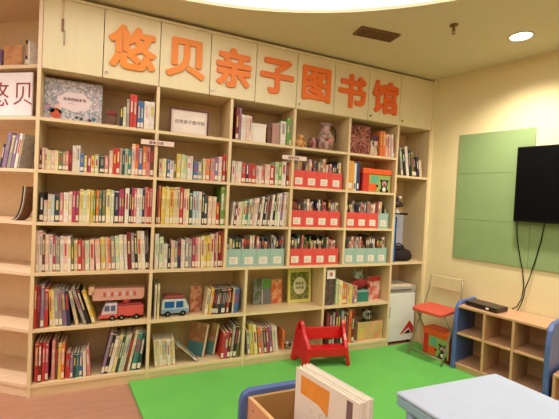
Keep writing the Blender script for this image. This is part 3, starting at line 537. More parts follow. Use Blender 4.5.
# orange picture book turned towards the room
def face_book(x, y, z, wd, hh, M, label, rz=0, tilt=0, th=.012, extra=None, grp=None, lean=0):
    t = thing('picture_book', label, 'book', (x, y, z+.0008+wd*math.sin(lean)), rz, grp); t.rotation_euler = (-tilt, lean, rz)
    q = MB(); q.box((0, 0, 0), (wd, .002, hh), M); q.box((0, th-.002, 0), (wd, th, hh), M); q.box((0, .002, 0), (.003, th-.002, hh), M); q.build('cover', t)
    B1('pages', (.003, .002, .003), (wd-.003, th-.002, hh-.003), PAGES, t)
    if extra: extra(t, wd, hh)
    return t
P1 = pattern('orange_brown_cover', [S(196, 110, 76), S(150, 84, 66), S(210, 150, 110), S(120, 100, 110)], 16, .5, 'noise')
face_book(1.08, .12, Z5, .10, .215, P1, 'orange brown picture book facing out beside the toy van', math.radians(12))
# lower second low bay, bottom shelf
Z6 = .088
TE = mat('teal_cover_block', S(62, 110, 116), .5)
def tealbase(t, wd, hh):
    B1('spine_strip', (wd-.014, -.0014, .004), (wd-.001, 0, hh-.004), mat('pale_spine', S(222, 206, 180), .5), t)
    B1('cover_panel', (0.004, -.0012, .004), (wd-.015, 0, hh*.42), TE, t)
P2 = pattern('rust_cover', [S(170, 104, 74), S(140, 90, 60), S(184, 130, 100)], 9, .5, 'noise')
face_book(1.075, .18, Z6, .155, .28, P2, 'rust and teal picture book facing out, left one of two', math.radians(-32), 0, .02, tealbase, lean=math.radians(8))
face_book(1.205, .17, Z6, .11, .27, P2, 'rust and teal picture book facing out, right one of two', math.radians(-32), 0, .02, tealbase, lean=math.radians(8))
q = book_mesh(.014, .235, .10, 'a'); o = q.build('picture_book'); o.matrix_world = Matrix.Translation((1.140, .03, Z6+.0015)) @ Matrix.Rotation(math.radians(-47), 4, 'Y')
tag(o, 'grey book fallen sideways against the set of cream volumes', 'book')
# third low bay, fifth shelf: three covers and the framed cover
P3 = pattern('dark_scene_cover', [S(50, 56, 66), S(140, 146, 150), S(96, 110, 80), S(60, 70, 60)], 12, .5, 'noise')
P4 = pattern('green_grey_cover', [S(88, 140, 76), S(120, 120, 132), S(140, 130, 150)], 9, .5, 'noise')
P5 = pattern('orange_scene_cover', [S(226, 120, 66), S(206, 96, 60), S(236, 170, 120), S(120, 110, 60)], 11, .5, 'noise')
face_book(1.662, .21, Z5, .078, .232, P3, 'dark grey picture book standing face out, third low bay', 0, math.radians(6))
def gtop(t, wd, hh): B1('cover_panel', (.006, -.0012, hh*.58), (wd-.004, 0, hh*.97), mat('green_cap', S(96, 150, 72), .5), t); B1('cover_panel', (.004, -.0012, .004), (.012, 0, hh*.97), WHITE, t)
face_book(1.743, .212, Z5, .096, .236, P4, 'green and grey picture book standing face out', 0, math.radians(6), .012, gtop)
face_book(1.843, .214, Z5, .104, .218, P5, 'orange picture book standing face out left of the olive one', 0, math.radians(6))
def ovl(t, wd, hh):
    q = MB(); q.box((.027, -.0012, .03), (wd-.027, 0, hh-.03), pattern('olive_ornament', [S(120, 124, 56), S(150, 146, 76), S(96, 104, 50)], 60)); q.build('cover_panel', t)
    q = MB(); q.lathe((wd/2, -.0014, hh*.5), [(1, -.0006), (1, .0004)], mat('oval_white', S(222, 218, 180), .5), 28, 'y', wd*.27, hh*.26); q.build('oval_panel', t)
    for k, s_ in enumerate(('图画书', '的故事')):
        g = text_mesh(s_, .03, .0008, mat('olive_print', S(84, 84, 40), .5), .0005, 'title', t); g.location = (wd/2, -.0024, hh*(.57-.13*k))
face_book(2.000, .19, Z5, .245, .315, mat('pale_yellow_cover', S(222, 212, 120), .5), 'olive and yellow ornamental picture book with a white oval', 0, math.radians(5), .015, ovl)
o = B1('picture_book', (1.905, .06, Z6+.001), (1.925, .2, Z6+.17), book_mat('o'), bevel=.002); tag(o, 'short orange book standing alone left of the red chair', 'book')
t = thing('toy_ball', 'small dark patterned ball on the bottom shelf left of the red chair', 'ball', (1.965, .07, Z6+.001))
q = MB(); q.ball((0, 0, .033), .033, pattern('ball_print', [S(60, 50, 50), S(190, 170, 150), S(90, 60, 60)], 45)); q.build('ball', t)
# fourth low bay, fifth shelf
t = thing('card_box', 'tall narrow dark box with a white tag, left end of fourth low bay', 'box', (2.305, .03, Z5+.001))
B1('box_body', (0, 0, 0), (.085, .16, .285), pattern('dark_sleeve', [S(80, 60, 58), S(110, 80, 74), S(60, 62, 66), S(150, 90, 70)], 14, .5, 'noise'), t, .002)
q = MB(); q.box((.008, -.004, .25), (.096, -.001, .335), WHITE); q.box((.035, -.005, .275), (.068, -.004, .31), mat('pink_mark', S(190, 110, 120), .5)); q.build('tag', t)
t = thing('tin_box', 'small teal box standing under the red soft toy', 'box', (2.675, .06, Z5+.001))
B1('box_body', (0, 0, 0), (.15, .1, .095), mat('teal_tin', S(46, 122, 110), .4), t, .004); B1('lid', (-.002, -.002, .095), (.152, .102, .112), mat('pale_teal_tin', S(130, 170, 160), .4), t, .003)
t = thing('soft_toy', 'dark red and grey soft toy sitting on the teal box', 'soft toy', (2.735, .11, Z5+.1145))
q = MB(); q.ball((0, 0, .062), .062, mat('dark_red_plush', S(140, 36, 36), .9, .2, 60, .4), (1.15, .8, 1)); q.ball((-.02, -.005, .142), .048, mat('grey_plush', S(140, 150, 140), .9, .2, 60, .4), (1.15, .9, .95)); q.build('body', t)
for s_ in (-1, 1):
    q = MB(); q.ball((-.02+s_*.036, 0, .185), .017, mat('grey_plush', S(140, 150, 140), .9)); q.build('ear', t)
    q = MB(); q.tube([(s_*.055, -.01, .08), (s_*.09, -.03, .05), (s_*.085, -.045, .025)], .02, mat('dark_red_plush', S(140, 36, 36), .9), 10); q.build('arm', t)
q = MB()
for s_ in (-1, 1): q.ball((-.02+s_*.018, -.045, .15), .006, BLACK)
q.ball((-.02, -.048, .135), .008, BLACK); q.build('face', t)
t = face_book(2.843, .10, Z5, .165, .235, pattern('pink_white_cover', [S(222, 150, 146), S(214, 176, 160), S(200, 90, 90), S(160, 120, 110)], 10, .5, 'noise'), 'pink and white picture book with a red top edge, facing out', math.radians(6), 0, .02,
    lambda t, wd, hh: B1('cover_panel', (.004, -.0012, hh*.80), (wd-.004, 0, hh*.99), mat('red_band', S(190, 44, 40), .5), t))
# bottom shelf of fourth low bay: open peach box, zebra toy, dark car
t = thing('storage_bin', 'pale peach printed box on the bottom shelf right of the red chair', 'storage box', (2.700, .04, Z6+.001))
q = MB(); th = .006
q.box((0, 0, 0), (.30, th, .18), pattern('peach_print', [S(214, 190, 130), S(214, 160, 120), S(190, 170, 110), S(206, 140, 100)], 7, .5, 'noise')); q.box((0, .194, 0), (.30, .2, .18), BACK); q.box((0, th, 0), (th, .194, .18), BACK); q.box((.294, th, 0), (.30, .194, .18), BACK); q.box((th, th, 0), (.294, .194, .006), BACK); q.build('box_body', t)
q = MB()
for k in range(4): q.prism([(.01+.018*k, -.0012, .02), (.02+.018*k, -.0012, .02), (.016+.018*k, -.0012, .12), (.008+.018*k, -.0012, .12)], (0, .0012, 0), mat('yellow_print', S(226, 206, 90), .5))
q.build('front_print', t)
t = thing('soft_toy', 'black and white striped soft toy inside the peach box', 'soft toy', (2.86, .13, Z6+.0085))
ZS_ = mat('white_plush', S(190, 190, 175), .9, .1, 60); ZK = mat('dark_plush', S(50, 48, 44), .9, .1, 60)
q = MB(); q.lathe((0, 0, 0), [(.045, 0), (.06, .03), (.06, .1), (.045, .15), (.025, .17)], ZK, 18); q.build('body', t)
q = MB(); q.ball((0, -.01, .215), .052, ZS_, (1, .9, 1)); q.build('head', t)
q = MB()
for k in range(4): q.box((-.04+.023*k, -.063, .215), (-.033+.023*k, -.05, .25), ZK)
q.build('stripes', t)
for s_ in (-1, 1):
    q = MB(); q.ball((s_*.04, 0, .262), .016, ZK); q.build('ear', t)
t = thing('toy_car', 'dark red toy car on the bottom shelf behind the red chair', 'toy car', (2.50, -.0, Z6))
bpy.data.objects.remove(t)

# narrow column: toy figure, glass shelf, blue folder, black bag, fridge
t = thing('glass_shelf', 'small black edged shelf bracket in the narrow right column', 'shelf', (3.0415, .12, 1.343))
q = MB(); q.box((.0, 0, 0), (.27, .215, .008), mat('dark_glass', S(26, 24, 26), .15)); q.build('board', t)
q = MB(); q.box((.235, -.006, -.006), (.272, .215, .014), BLACK); q.build('edge_strip', t)
t = thing('figurine', 'small dark figurine on a pale stand in the narrow right column', 'figurine', (3.225, .18, 1.352))
FD = mat('dark_bronze', S(60, 46, 46), .4)
q = MB(); q.lathe((0, 0, 0), [(.03, 0), (.03, .01), (.012, .018), (.01, .055), (.016, .06)], WHITE, 16); q.build('stand', t)
q = MB(); q.ball((0, 0, .095), .04, FD, (1.3, .9, .95)); q.ball((-.048, 0, .085), .022, FD); q.ball((.045, -.005, .09), .024, FD); q.ball((-.015, 0, .15), .024, FD); q.ball((-.03, 0, .18), .01, FD); q.build('body', t)
q = MB(); q.ball((.02, -.01, .165), .02, WHITE); q.build('head', t)
t = thing('binder', 'blue and white binder against the left side of the narrow column', 'binder', (3.046, .02, .862))
B1('cover', (0, 0, 0), (.003, .24, .455), mat('binder_cyan', S(150, 200, 214), .4), t); B1('pages', (.003, .004, .003), (.022, .235, .45), WHITE, t); B1('cover', (.022, 0, 0), (.046, .24, .455), mat('binder_navy', S(20, 60, 130), .4), t)
q = MB(); q.box((.0, -.002, .0), (.022, .0, .455), mat('binder_cyan', S(150, 200, 214), .4)); q.build('spine', t)
t = thing('whiteboard_panel', 'bluish white plastic panel at the back of the narrow column', 'panel', (3.12, .315, .862))
B1('board', (0, 0, 0), (.325, .008, .47), mat('bluish_white', S(186, 190, 206), .4), t, .002)
t = thing('handbag', 'black bag slumped on the shelf of the narrow column', 'bag', (3.225, .125, .862))
BG = mat('black_fabric', S(28, 16, 18), .85, .2, 40, .3)
q = MB(); q.lathe((0, 0, 0), [(.10, 0), (.125, .02), (.128, .06), (.11, .1), (.07, .118), (.001, .125)], BG, 22, 'z', 1.25, .75); q.build('bag_body', t)
q = MB(); q.prism([(-.12, -.05, .105), (.02, -.07, .12), (.03, .05, .125), (-.115, .06, .11)], (0, 0, .03), BG); q.build('flap', t, .012)
q = MB(); q.tube([(-.07, 0, .125), (-.05, 0, .165), (.0, 0, .175), (.05, 0, .15), (.08, 0, .1)], .008, BG); q.build('handle', t)
t = thing('small_fridge', 'small white fridge with red and black corner mark under the right column', 'fridge', (3.055, .045, .0))
FRW = mat('fridge_white', S(232, 231, 230), .3, .02)
q = MB(); q.box((0, .03, .025), (.36, .28, .60), FRW); q.build('cabinet', t, .006)
q = MB(); q.box((0, 0, .03), (.36, .028, .53), FRW); q.build('door', t, .006)
q = MB(); q.box((0, 0, .535), (.36, .028, .60), mat('fridge_trim', S(176, 172, 164), .35)); q.build('control_panel', t, .004)
q = MB(); q.box((.01, -.004, .555), (.30, 0, .572), mat('fridge_grille', S(110, 104, 98), .4)); q.build('grille', t)
q = MB(); q.box((.015, -.012, .28), (.03, 0, .40), mat('fridge_trim', S(176, 172, 164), .35)); q.build('handle', t, .003)
q = MB(); q.prism([(.18, -.0012, .10), (.30, -.0012, .24), (.352, -.0012, .17), (.352, -.0012, .10)], (0, .001, 0), mat('mark_red', S(196, 40, 36), .4)); q.prism([(.20, -.0024, .10), (.29, -.0024, .165), (.33, -.0024, .10)], (0, .001, 0), WHITE); q.prism([(.225, -.0036, .105), (.29, -.0036, .145), (.318, -.0036, .105)], (0, .001, 0), BLACK); q.build('corner_mark', t)
for x in (.03, .33):
    for y in (.05, .25):
        q = MB(); q.lathe((x, y, 0), [(.014, 0), (.014, .026)], BLACK, 12); q.build('foot', t)
t = thing('tray', 'thin pale tray of papers lying on the white fridge', 'tray', (3.07, .06, .601))
B1('base', (0, 0, 0), (.28, .22, .006), WHITE, t); B1('rim', (0, 0, .006), (.28, .006, .02), EDGE, t)
o = B1('picture_book', (3.048, .06, .6015), (3.068, .24, .815), book_mat('R'), bevel=.002); tag(o, 'dark maroon book standing on the fridge at its left', 'book')
o = B1('picture_book', (3.10, .09, .6235), (3.125, .24, .77), book_mat('p'), bevel=.002)
o.location.z = -.0155; tag(o, 'rosy pink book standing on the pale tray', 'book')

# left wing contents
def wing_thing(name, label, cat, s_, d, z, group=None):
    return thing(name, label, cat, wingP(s_, d, z), -TH, group)
# local x runs right (towards the corner), local y runs back
t = wing_thing('notice_board', 'white board with dark red 悠贝 characters at the left edge', 'sign', .62, .02, Z1+.001)
B1('board', (0, 0, 0), (.545, .012, .30), mat('glossy_white_board', S(238, 230, 242), .3), t, .002)
B1('trim', (0, -.001, 0), (.545, .0, .012), mat('pale_teal_edge', S(180, 205, 200), .4), t)
MR = mat('maroon_lettering', S(140, 44, 62), .5)
g = text_mesh('贝', .175, .002, MR, -.0015, 'character', t); g.location = (.475, -.0022, .155)
g = text_mesh('悠', .185, .002, MR, -.0015, 'character', t); g.location = (.275, -.0022, .155)
ZW = 2.249
face = pattern('orange_brown_wing', [S(200, 130, 90), S(216, 160, 120), S(170, 90, 70)], 9, .5, 'noise')
t = wing_thing('picture_book', 'tan and orange picture book facing out on the top left wing shelf', 'book', .345, .05, ZW)
q = MB(); q.box((0, 0, 0), (.15, .002, .155), face); q.box((0, .016, 0), (.15, .018, .155), face); q.box((0, .002, 0), (.002, .016, .155), face); q.build('cover', t); B1('pages', (.002, .002, .002), (.148, .016, .152), PAGES, t)
o = book_mesh(.02, .17, .10, 'k').build('picture_book'); o.location = wingP(.135, .02, ZW); o.rotation_euler = (0, 0, -TH); tag(o, 'black book standing near the corner, top left wing shelf', 'book')
o = book_mesh(.016, .165, .08, 'w').build('picture_book'); o.location = wingP(.112, .015, ZW); o.rotation_euler = (0, 0, -TH); tag(o, 'white book right beside the black one, top left wing shelf', 'book')
o = book_mesh(.05, .13, .12, 'v').build('picture_book'); o.location = wingP(.42, .05, ZW); o.rotation_euler = (0, 0, -TH); tag(o, 'mauve book cut by the left edge, top left wing shelf', 'book')
for k, (s0, hh, wd, c, ln) in enumerate(((.315, .165, .014, 'n', 11), (.297, .245, .034, 'v', 11), (.255, .23, .026, 'a', 11), (.224, .235, .022, 'v', 11), (.196, .24, .022, 'w', 11), (.168, .235, .012, 'a', 11))):
    L = math.radians(ln); dd = min(.17, (.819*(s0-wd-hh*math.sin(L))-.02)/.574-.02); o = book_mesh(wd, hh, dd, c, False).build('magazine')
    o.matrix_world = Matrix.Translation(wingP(s0, .015, Z2+.0006)) @ Matrix.Rotation(-TH, 4, 'Z') @ Matrix.Translation((wd/math.cos(L), 0, 0)) @ Matrix.Rotation(L, 4, 'Y') @ Matrix.Translation((-wd, 0, 0))
    tag(o, 'leaning %s magazine, %s from left on the second wing shelf' % (CN[c], nth(k+1)), 'magazine', 'leaning magazines on the angled wing')
for k in range(3):
    q = MB(); th = .004; n = 10; pa = []
    for i in range(n+1):
        u = i/n; pa.append((.0+.105*(1-(1-u)**1.0)*(.35+.65*u) if False else .10*math.sin(u*math.pi/2)**.8, 0, .235*(1-math.cos(u*math.pi/2))))
    up = [(x, 0, z) for x, y, z in pa]; lo = [(x+th*1.1, 0, max(0, z-th*.4)) for x, y, z in pa]
    q.prism(up+lo[::-1], (0, .075, 0), book_mat('kwB'[k])); o = q.build('magazine')
    o.matrix_world = Matrix.Translation(wingP(.215-.014*k, .012, S3+.001)) @ Matrix.Rotation(-TH, 4, 'Z')
    tag(o, 'curled %s magazine slumped against the corner, third wing shelf' % ('black', 'white', 'brown')[k], 'magazine', 'slumped magazines on the angled wing')

# hanging key on the blank door
t = thing('hanging_keys', 'keys on a pale cord hanging over the blank cabinet door', 'keys', (.125, -.004, 2.44))
q = MB(); q.tube([(0, 0, .13), (.0, -.002, .30)], .0035, EDGE, 6); q.build('cord', t)
q = MB(); q.box((-.006, -.006, .05), (.008, 0, .135), mat('key_brown', S(130, 90, 70), .4, metal=.3)); q.build('key', t, .002)
q = MB(); q.box((.009, -.006, -.04), (.016, 0, .06), mat('key_steel', S(140, 130, 105), .35, metal=.6)); q.build('key', t, .002)

# ------------------------------------------------------------ right wall: board, tv, cables
GB = mat('green_felt_board', S(132, 156, 106), .8, .03, 6, .05)
def wthing(name, label, cat, tt, d, z, group=None):
    o = thing(name, label, cat, wallP(tt, d, z), 0, group); o.rotation_euler = (0, 0, math.atan2(WT.y, WT.x)); return o
# local x = along the wall towards the camera, local y = into the wall  (rotate so y -> -WN)
for (t0, t1, za, zb, l) in ((.285, .93, .952, 2.148, 'tall green felt board on the cream wall left of the television'), (.9315, 2.35, .952, 1.80, 'green felt board behind and below the television')):
    t = wthing('felt_board', l, 'notice board', t0, 0, za, 'green felt boards')
    n3 = 3 if t0 < .5 else 2; hh = zb-za
    zz = [0, .378, .818, 1.196] if t0 < .5 else [0, .378, .848]
    for a, b in zip(zz, zz[1:]):
        q = MB(); q.box((0, -.012, a+.001), (t1-t0, -.0005, b-.001), GB); q.build('felt_panel', t, .0015)
t = wthing('television', 'black flat television on the green board', 'television', .825, 0, 1.345)
q = MB(); q.box((0, -.085, 0), (1.12, -.045, .632), BLACK); q.build('housing', t, .004)
q = MB(); q.box((.012, -.0865, .018), (1.108, -.0852, .62), mat('tv_screen', S(3, 3, 5), .5, .05, spec=.08)); q.build('screen', t)
q = MB(); q.box((.4, -.045, .2), (.7, -.0125, .42), BLACK); q.build('wall_mount', t)
def cord(name, pts, label):
    q = MB(); P = []
    for a, b in zip(pts, pts[1:]):
        for k in range(5): P.append(Vector(a).lerp(Vector(b), k/5))
    P.append(Vector(pts[-1])); q.tube(P, .004, BLACK, 6); tag(q.build(name), label, 'cable', 'cables under the television')
cord('power_cable', [wallP(.835, .03, 1.35), wallP(.842, .02, 1.2), wallP(.87, .018, 1.05), wallP(.90, .02, .93), wallP(.915, .018, .8), wallP(.905, .02, .69), wallP(.885, .05, .62), wallP(.86, .08, .596)], 'black cable hanging straight down from the left of the television')
cord('power_cable', [wallP(1.04, .03, 1.35), wallP(1.02, .02, 1.2), wallP(.985, .018, 1.02), wallP(.955, .02, .88), wallP(.93, .03, .78), wallP(.922, .03, .70), wallP(.91, .06, .63), wallP(.905, .09, .596)], 'black cable slanting down from under the middle of the television')

# ------------------------------------------------------------ cube shelf
CD = .335; CT = .582
t = wthing('cube_shelf', 'low beech cube shelf with blue end panels under the television', 'shelf', .5, .012, 0)
def cb(name, a, b, M=CUBW): return B1(name, a, b, M, t, .0015)
x0, x1 = .035, .690; xm = (x0+x1)/2
zt, zm, zb_ = CT, .335, .075; tk = .018
cb('top_panel', (x0, -CD, zt-tk), (x1, 0, zt)); cb('bottom_panel', (x0, -CD, zb_-tk), (x1, 0, zb_)); cb('plinth', (x0, -CD+.01, 0.0225), (x1, -CD+.03, zb_-tk))
cb('back_panel', (x0, -.008, zb_), (x1, 0, zt-tk))
xs = [x0, x0+(x1-x0)/3-.0, x0+(x1-x0)*2/3, x1]
for a, b in zip(xs, xs[1:]): cb('shelf', (a+(.009 if a > x0 else 0), -CD, zm-tk/2), (b-(.009 if b < x1 else 0), -.008, zm+tk/2))
for x in xs[1:3]: cb('divider', (x-.009, -CD+.001, zb_), (x+.009, -.008, zt-tk))
for xa, xb in ((0, x0), (x1, x1+.035)):
    q = MB(); pr = [(xa, 0, .0225), (xa, -CD-.02, .0225), (xa, -CD-.012, .45), (xa, -CD+.01, .56), (xa, -CD+.05, .603), (xa, -CD+.1, .612), (xa, 0, .612)]
    q.prism(pr, (xb-xa, 0, 0), BLUEP); q.build('end_panel', t, .006)
# second low unit beyond the frame edge
t = wthing('cube_shelf', 'low wooden unit cut by the right edge beyond the blue panel', 'shelf', 1.245, .012, 0)
for a in (((0, -.33, .0005), (.6, 0, .06)), ((0, -.33, .06), (.018, 0, .24)), ((.582, -.33, .06), (.6, 0, .24)), ((0, -.33, .24), (.6, 0, .258))):
    B1('panel', a[0], a[1], CUBW, t, .0015)
# set-top player on the cube shelf
t = wthing('media_player', 'flat black media player lying on the cube shelf', 'media player', .575, .17, .583)
t.rotation_euler.z += math.radians(-8)
q = MB(); q.box((0, -.11, .004), (.275, .06, .04), mat('dark_maroon_plastic', S(36, 24, 28), .3)); q.build('housing', t, .004)
B1('label_card', (.185, -.1112, .012), (.21, -.11, .03), WHITE, t)
for x in (.02, .22):
    q = MB(); q.lathe((x, -.09, 0), [(.008, 0), (.008, .005)], BLACK, 10); q.lathe((x, .04, 0), [(.008, 0), (.008, .005)], BLACK, 10); q.build('foot', t)

# ------------------------------------------------------------ folding chair and floor storage box
_c = Vector((3.305, -.345, .0225))
t = thing('folding_chair', 'folding chair with a red seat in the corner behind the cube shelf', 'chair', _c, math.radians(-76))
# local: +y is the backrest side, seat width along x
SE = mat('red_orange_seat', S(206, 84, 66), .5, .06); TUB = mat('ivory_tube', S(150, 138, 112), .3, .03, metal=.2)
hw = .155
q = MB(); q.prism([(-hw+.02, -.19, .430), (hw-.02, -.19, .430), (hw, -.14, .435), (hw, .13, .44), (-hw, .13, .44), (-hw, -.14, .435)], (0, 0, .03), SE); q.build('seat', t, .008)
for s_ in (-1, 1):
    q = MB(); q.tube([(s_*(hw+.012), -.17, .01), (s_*(hw+.012), -.05, .25), (s_*(hw+.012), .08, .46), (s_*(hw+.008), .13, .60), (s_*(hw-.0), .15, .74)], .009, TUB, 8); q.build('leg', t)
    q = MB(); q.tube([(s_*(hw-.012), .16, .01), (s_*(hw-.012), .06, .2), (s_*(hw-.012), -.10, .425)], .009, TUB, 8); q.build('leg', t)
q = MB(); q.prism([(-hw, .138, .62), (hw, .138, .62), (hw, .148, .745), (-hw, .148, .745)], (0, .010, 0), mat('ivory_back', S(206, 194, 150), .4)); q.build('backrest', t, .005)
q = MB(); q.tube([(-hw-.01, -.15, .05), (hw+.01, -.15, .05)], .007, TUB); q.build('stretcher', t)
storage_box('orange lidded storage box on the mat beneath the folding chair', (3.285, -.222, .0228), math.radians(-80), .275, .15, .25)
bpy.data.objects[-1] if False else None

# ------------------------------------------------------------ red plastic chair
t = thing('toddler_chair', 'small red plastic toddler chair on the green mat', 'chair', (2.217, -.128, .0225), math.radians(-9)); t.scale = (1.04, 1.0, 1.06)
DY = .76
wfun = lambda y: .172 + .062*(y+.125)/.22
for s_ in (-1, 1):
    prof = [(.125, 0), (.06, 0), (.035, .04), (-.03, .05), (-.085, .035), (-.105, 0), (-.165, 0), (-.168, .08), (-.150, .145), (-.10, .19), (-.04, .225), (.0, .265), (.02, .295), (.045, .313), (.078, .315), (.105, .295), (.12, .25)]
    hole = [(.040, .235), (.040, .262), (.053, .283), (.074, .285), (.088, .268), (.094, .235)]
    sp = lambda y, z: s_*(wfun(y) - .028*z/.3 + .012*max(0, 1-z/.15))
    bm2 = bmesh.new()
    a = [bm2.verts.new((0, y*DY, z*1.05)) for y, z in prof]; b = [bm2.verts.new((0, y*DY, z*1.05)) for y, z in hole]
    es = [bm2.edges.new((a[i], a[(i+1) % len(a)])) for i in range(len(a))]+[bm2.edges.new((b[i], b[(i+1) % len(b)])) for i in range(len(b))]
    bmesh.ops.triangle_fill(bm2, use_beauty=True, edges=es)
    r = bmesh.ops.extrude_face_region(bm2, geom=list(bm2.faces)); ev = [v for v in r['geom'] if isinstance(v, bmesh.types.BMVert)]
    for v in bm2.verts: v.co.x = sp(v.co.y, v.co.z) - .017
    for v in ev: v.co.x += .034
    bmesh.ops.recalc_face_normals(bm2, faces=bm2.faces)
    me = bpy.data.meshes.new('side_panel'); bm2.to_mesh(me); bm2.free(); me.materials.append(REDP)
    o = bpy.data.objects.new('side_panel', me); C.objects.link(o); o.parent = t
    bv = o.modifiers.new('bevel', 'BEVEL'); bv.width = .009; bv.segments = 3; bv.limit_method = 'ANGLE'; bv.angle_limit = .7
q = MB(); wa, wb = wfun(.03)-.022, wfun(.07)
q.prism([(-wa, .022, .180), (wa, .022, .180), (wa, .034, .278), (-wa, .034, .278)], (0, .022, 0), REDP); q.build('backrest', t, .007)
q = MB(); wa, wb = wfun(-.125)-.012, wfun(.0)-.012
q.prism([(-wa, -.122, .135), (wa, -.122, .135), (wb, -.0, .125), (-wb, -.0, .125)], (0, 0, .018), REDP)
q.prism([(-wa-.002, -.126, .085), (wa+.002, -.126, .085), (wa+.002, -.126, .154), (-wa-.002, -.126, .154)], (0, .014, 0), REDP); q.build('seat', t, .005)

# ------------------------------------------------------------ small table
TBL = mat('pale_table_top', S(178, 190, 216), .35, .02); TBB = mat('pale_blue_table', S(158, 186, 220), .35, .02)
t = thing('kids_table', 'small white and pale blue table at the bottom right', 'table', (0, 0, .0225))
q = MB(); A_ = Vector((1.815, -1.497, 0)); B_ = Vector((2.522, -1.513, 0)); dn = Vector((.10, -.995, 0)).normalized()
def quad(i, o_=0): 
    a = A_+(B_-A_).normalized()*i+dn*i; b = B_-(B_-A_).normalized()*i+dn*i; return [a, b, b+dn*(1.0-2*i), a+dn*(1.0-2*i)]
q.prism([p+Vector((0, 0, .458)) for p in quad(0)], (0, 0, .020), TBL); q.build('tabletop', t, .009)
q = MB(); q.prism([p+Vector((0, 0, .41)) for p in quad(.004)], (0, 0, .048), TBB); q.build('apron', t, .008)
for p in quad(.055):
    q = MB(); q.tube([p+Vector((0, 0, 0)), p+Vector((0, 0, .41))], .026, TBB, 16, rad=[.02, .027]); q.build('leg', t)

# ------------------------------------------------------------ wooden bin with blue end panels and the books in it
t = thing('book_bin', 'low wooden book bin with a blue end panel, bottom centre', 'bin', (0, 0, .0225))
BX0, BX1, BY = 1.055, 1.385, -1.345
dv = Vector((.165, -.986, 0)); zt = .518
q = MB(); pr = [(BX0, BY, 0), (BX0, BY, zt-.05), (BX0+.012, BY, zt-.015), (BX0+.045, BY, zt+.004), (BX1-.045, BY, zt+.004), (BX1-.012, BY, zt-.015), (BX1, BY, zt-.05), (BX1, BY, 0)]
q.prism(pr, (0, .035, 0), BLUEP); q.build('end_panel', t, .008)
BW = mat('bin_plywood', S(214, 172, 124), .5, .05, 5, .05, stretch=(6, 1, 6)); BO = mat('bin_inner_ply', S(176, 138, 84), .6, .05, 5)
BP = mat('bin_outer_ply', S(210, 150, 120), .5, .05, 5)
Ls = Vector((BX0+.037, BY-.001, 0)); Rs = Vector((BX1-.05, BY-.001, 0)); ln = .62; th = .016
q = MB(); q.prism([Ls+Vector((0, 0, .05)), Ls+dv*ln+Vector((0, 0, .05)), Ls+dv*ln+Vector((0, 0, zt-.03)), Ls+Vector((0, 0, zt-.03))], (th, 0, 0), BP)
q.prism([Ls+Vector((0, 0, zt-.0295)), Ls+dv*ln+Vector((0, 0, zt-.0295)), Ls+dv*ln+Vector((0, 0, zt-.024)), Ls+Vector((0, 0, zt-.024))], (th, 0, 0), BW); q.build('side_panel', t)
q = MB(); q.prism([Rs+Vector((0, 0, .05)), Rs+dv*ln+Vector((0, 0, .05)), Rs+dv*ln+Vector((0, 0, zt-.024)), Rs+Vector((0, 0, zt-.024))], (th, 0, 0), BP); q.build('side_panel', t)
q = MB(); q.box((Ls.x+th+.003, BY-.018, .05), (Rs.x-.001, BY-.001, zt-.022), BO); q.build('end_lining', t)
q = MB(); q.prism([Ls+Vector((th+.004, -.02, .2215)), Rs+Vector((-.002, -.02, .2215)), Rs+dv*(ln-.0)+Vector((-.002, 0, .2215)), Ls+dv*(ln-.0)+Vector((th+.004, 0, .2215))], (0, 0, .015), BW); q.build('bin_floor', t)
e = Ls+dv*ln; f = Rs+dv*ln
q = MB(); q.prism([(e.x-.037, e.y-.001, 0), (e.x-.037, e.y-.001, .50), (e.x, e.y-.001, .522), (f.x+.02, f.y-.001, .522), (f.x+.066, f.y-.001, .50), (f.x+.066, f.y-.001, 0)], (0, -.035, 0), BLUEP); q.build('end_panel', t, .008)
q = MB(); q.lathe((0, 0, 0), [(.006, -.001), (.006, .002)], CHROME, 12, 'x'); o = q.build('screw', t); o.location = Ls+dv*.05+Vector((-.002, 0, .455))
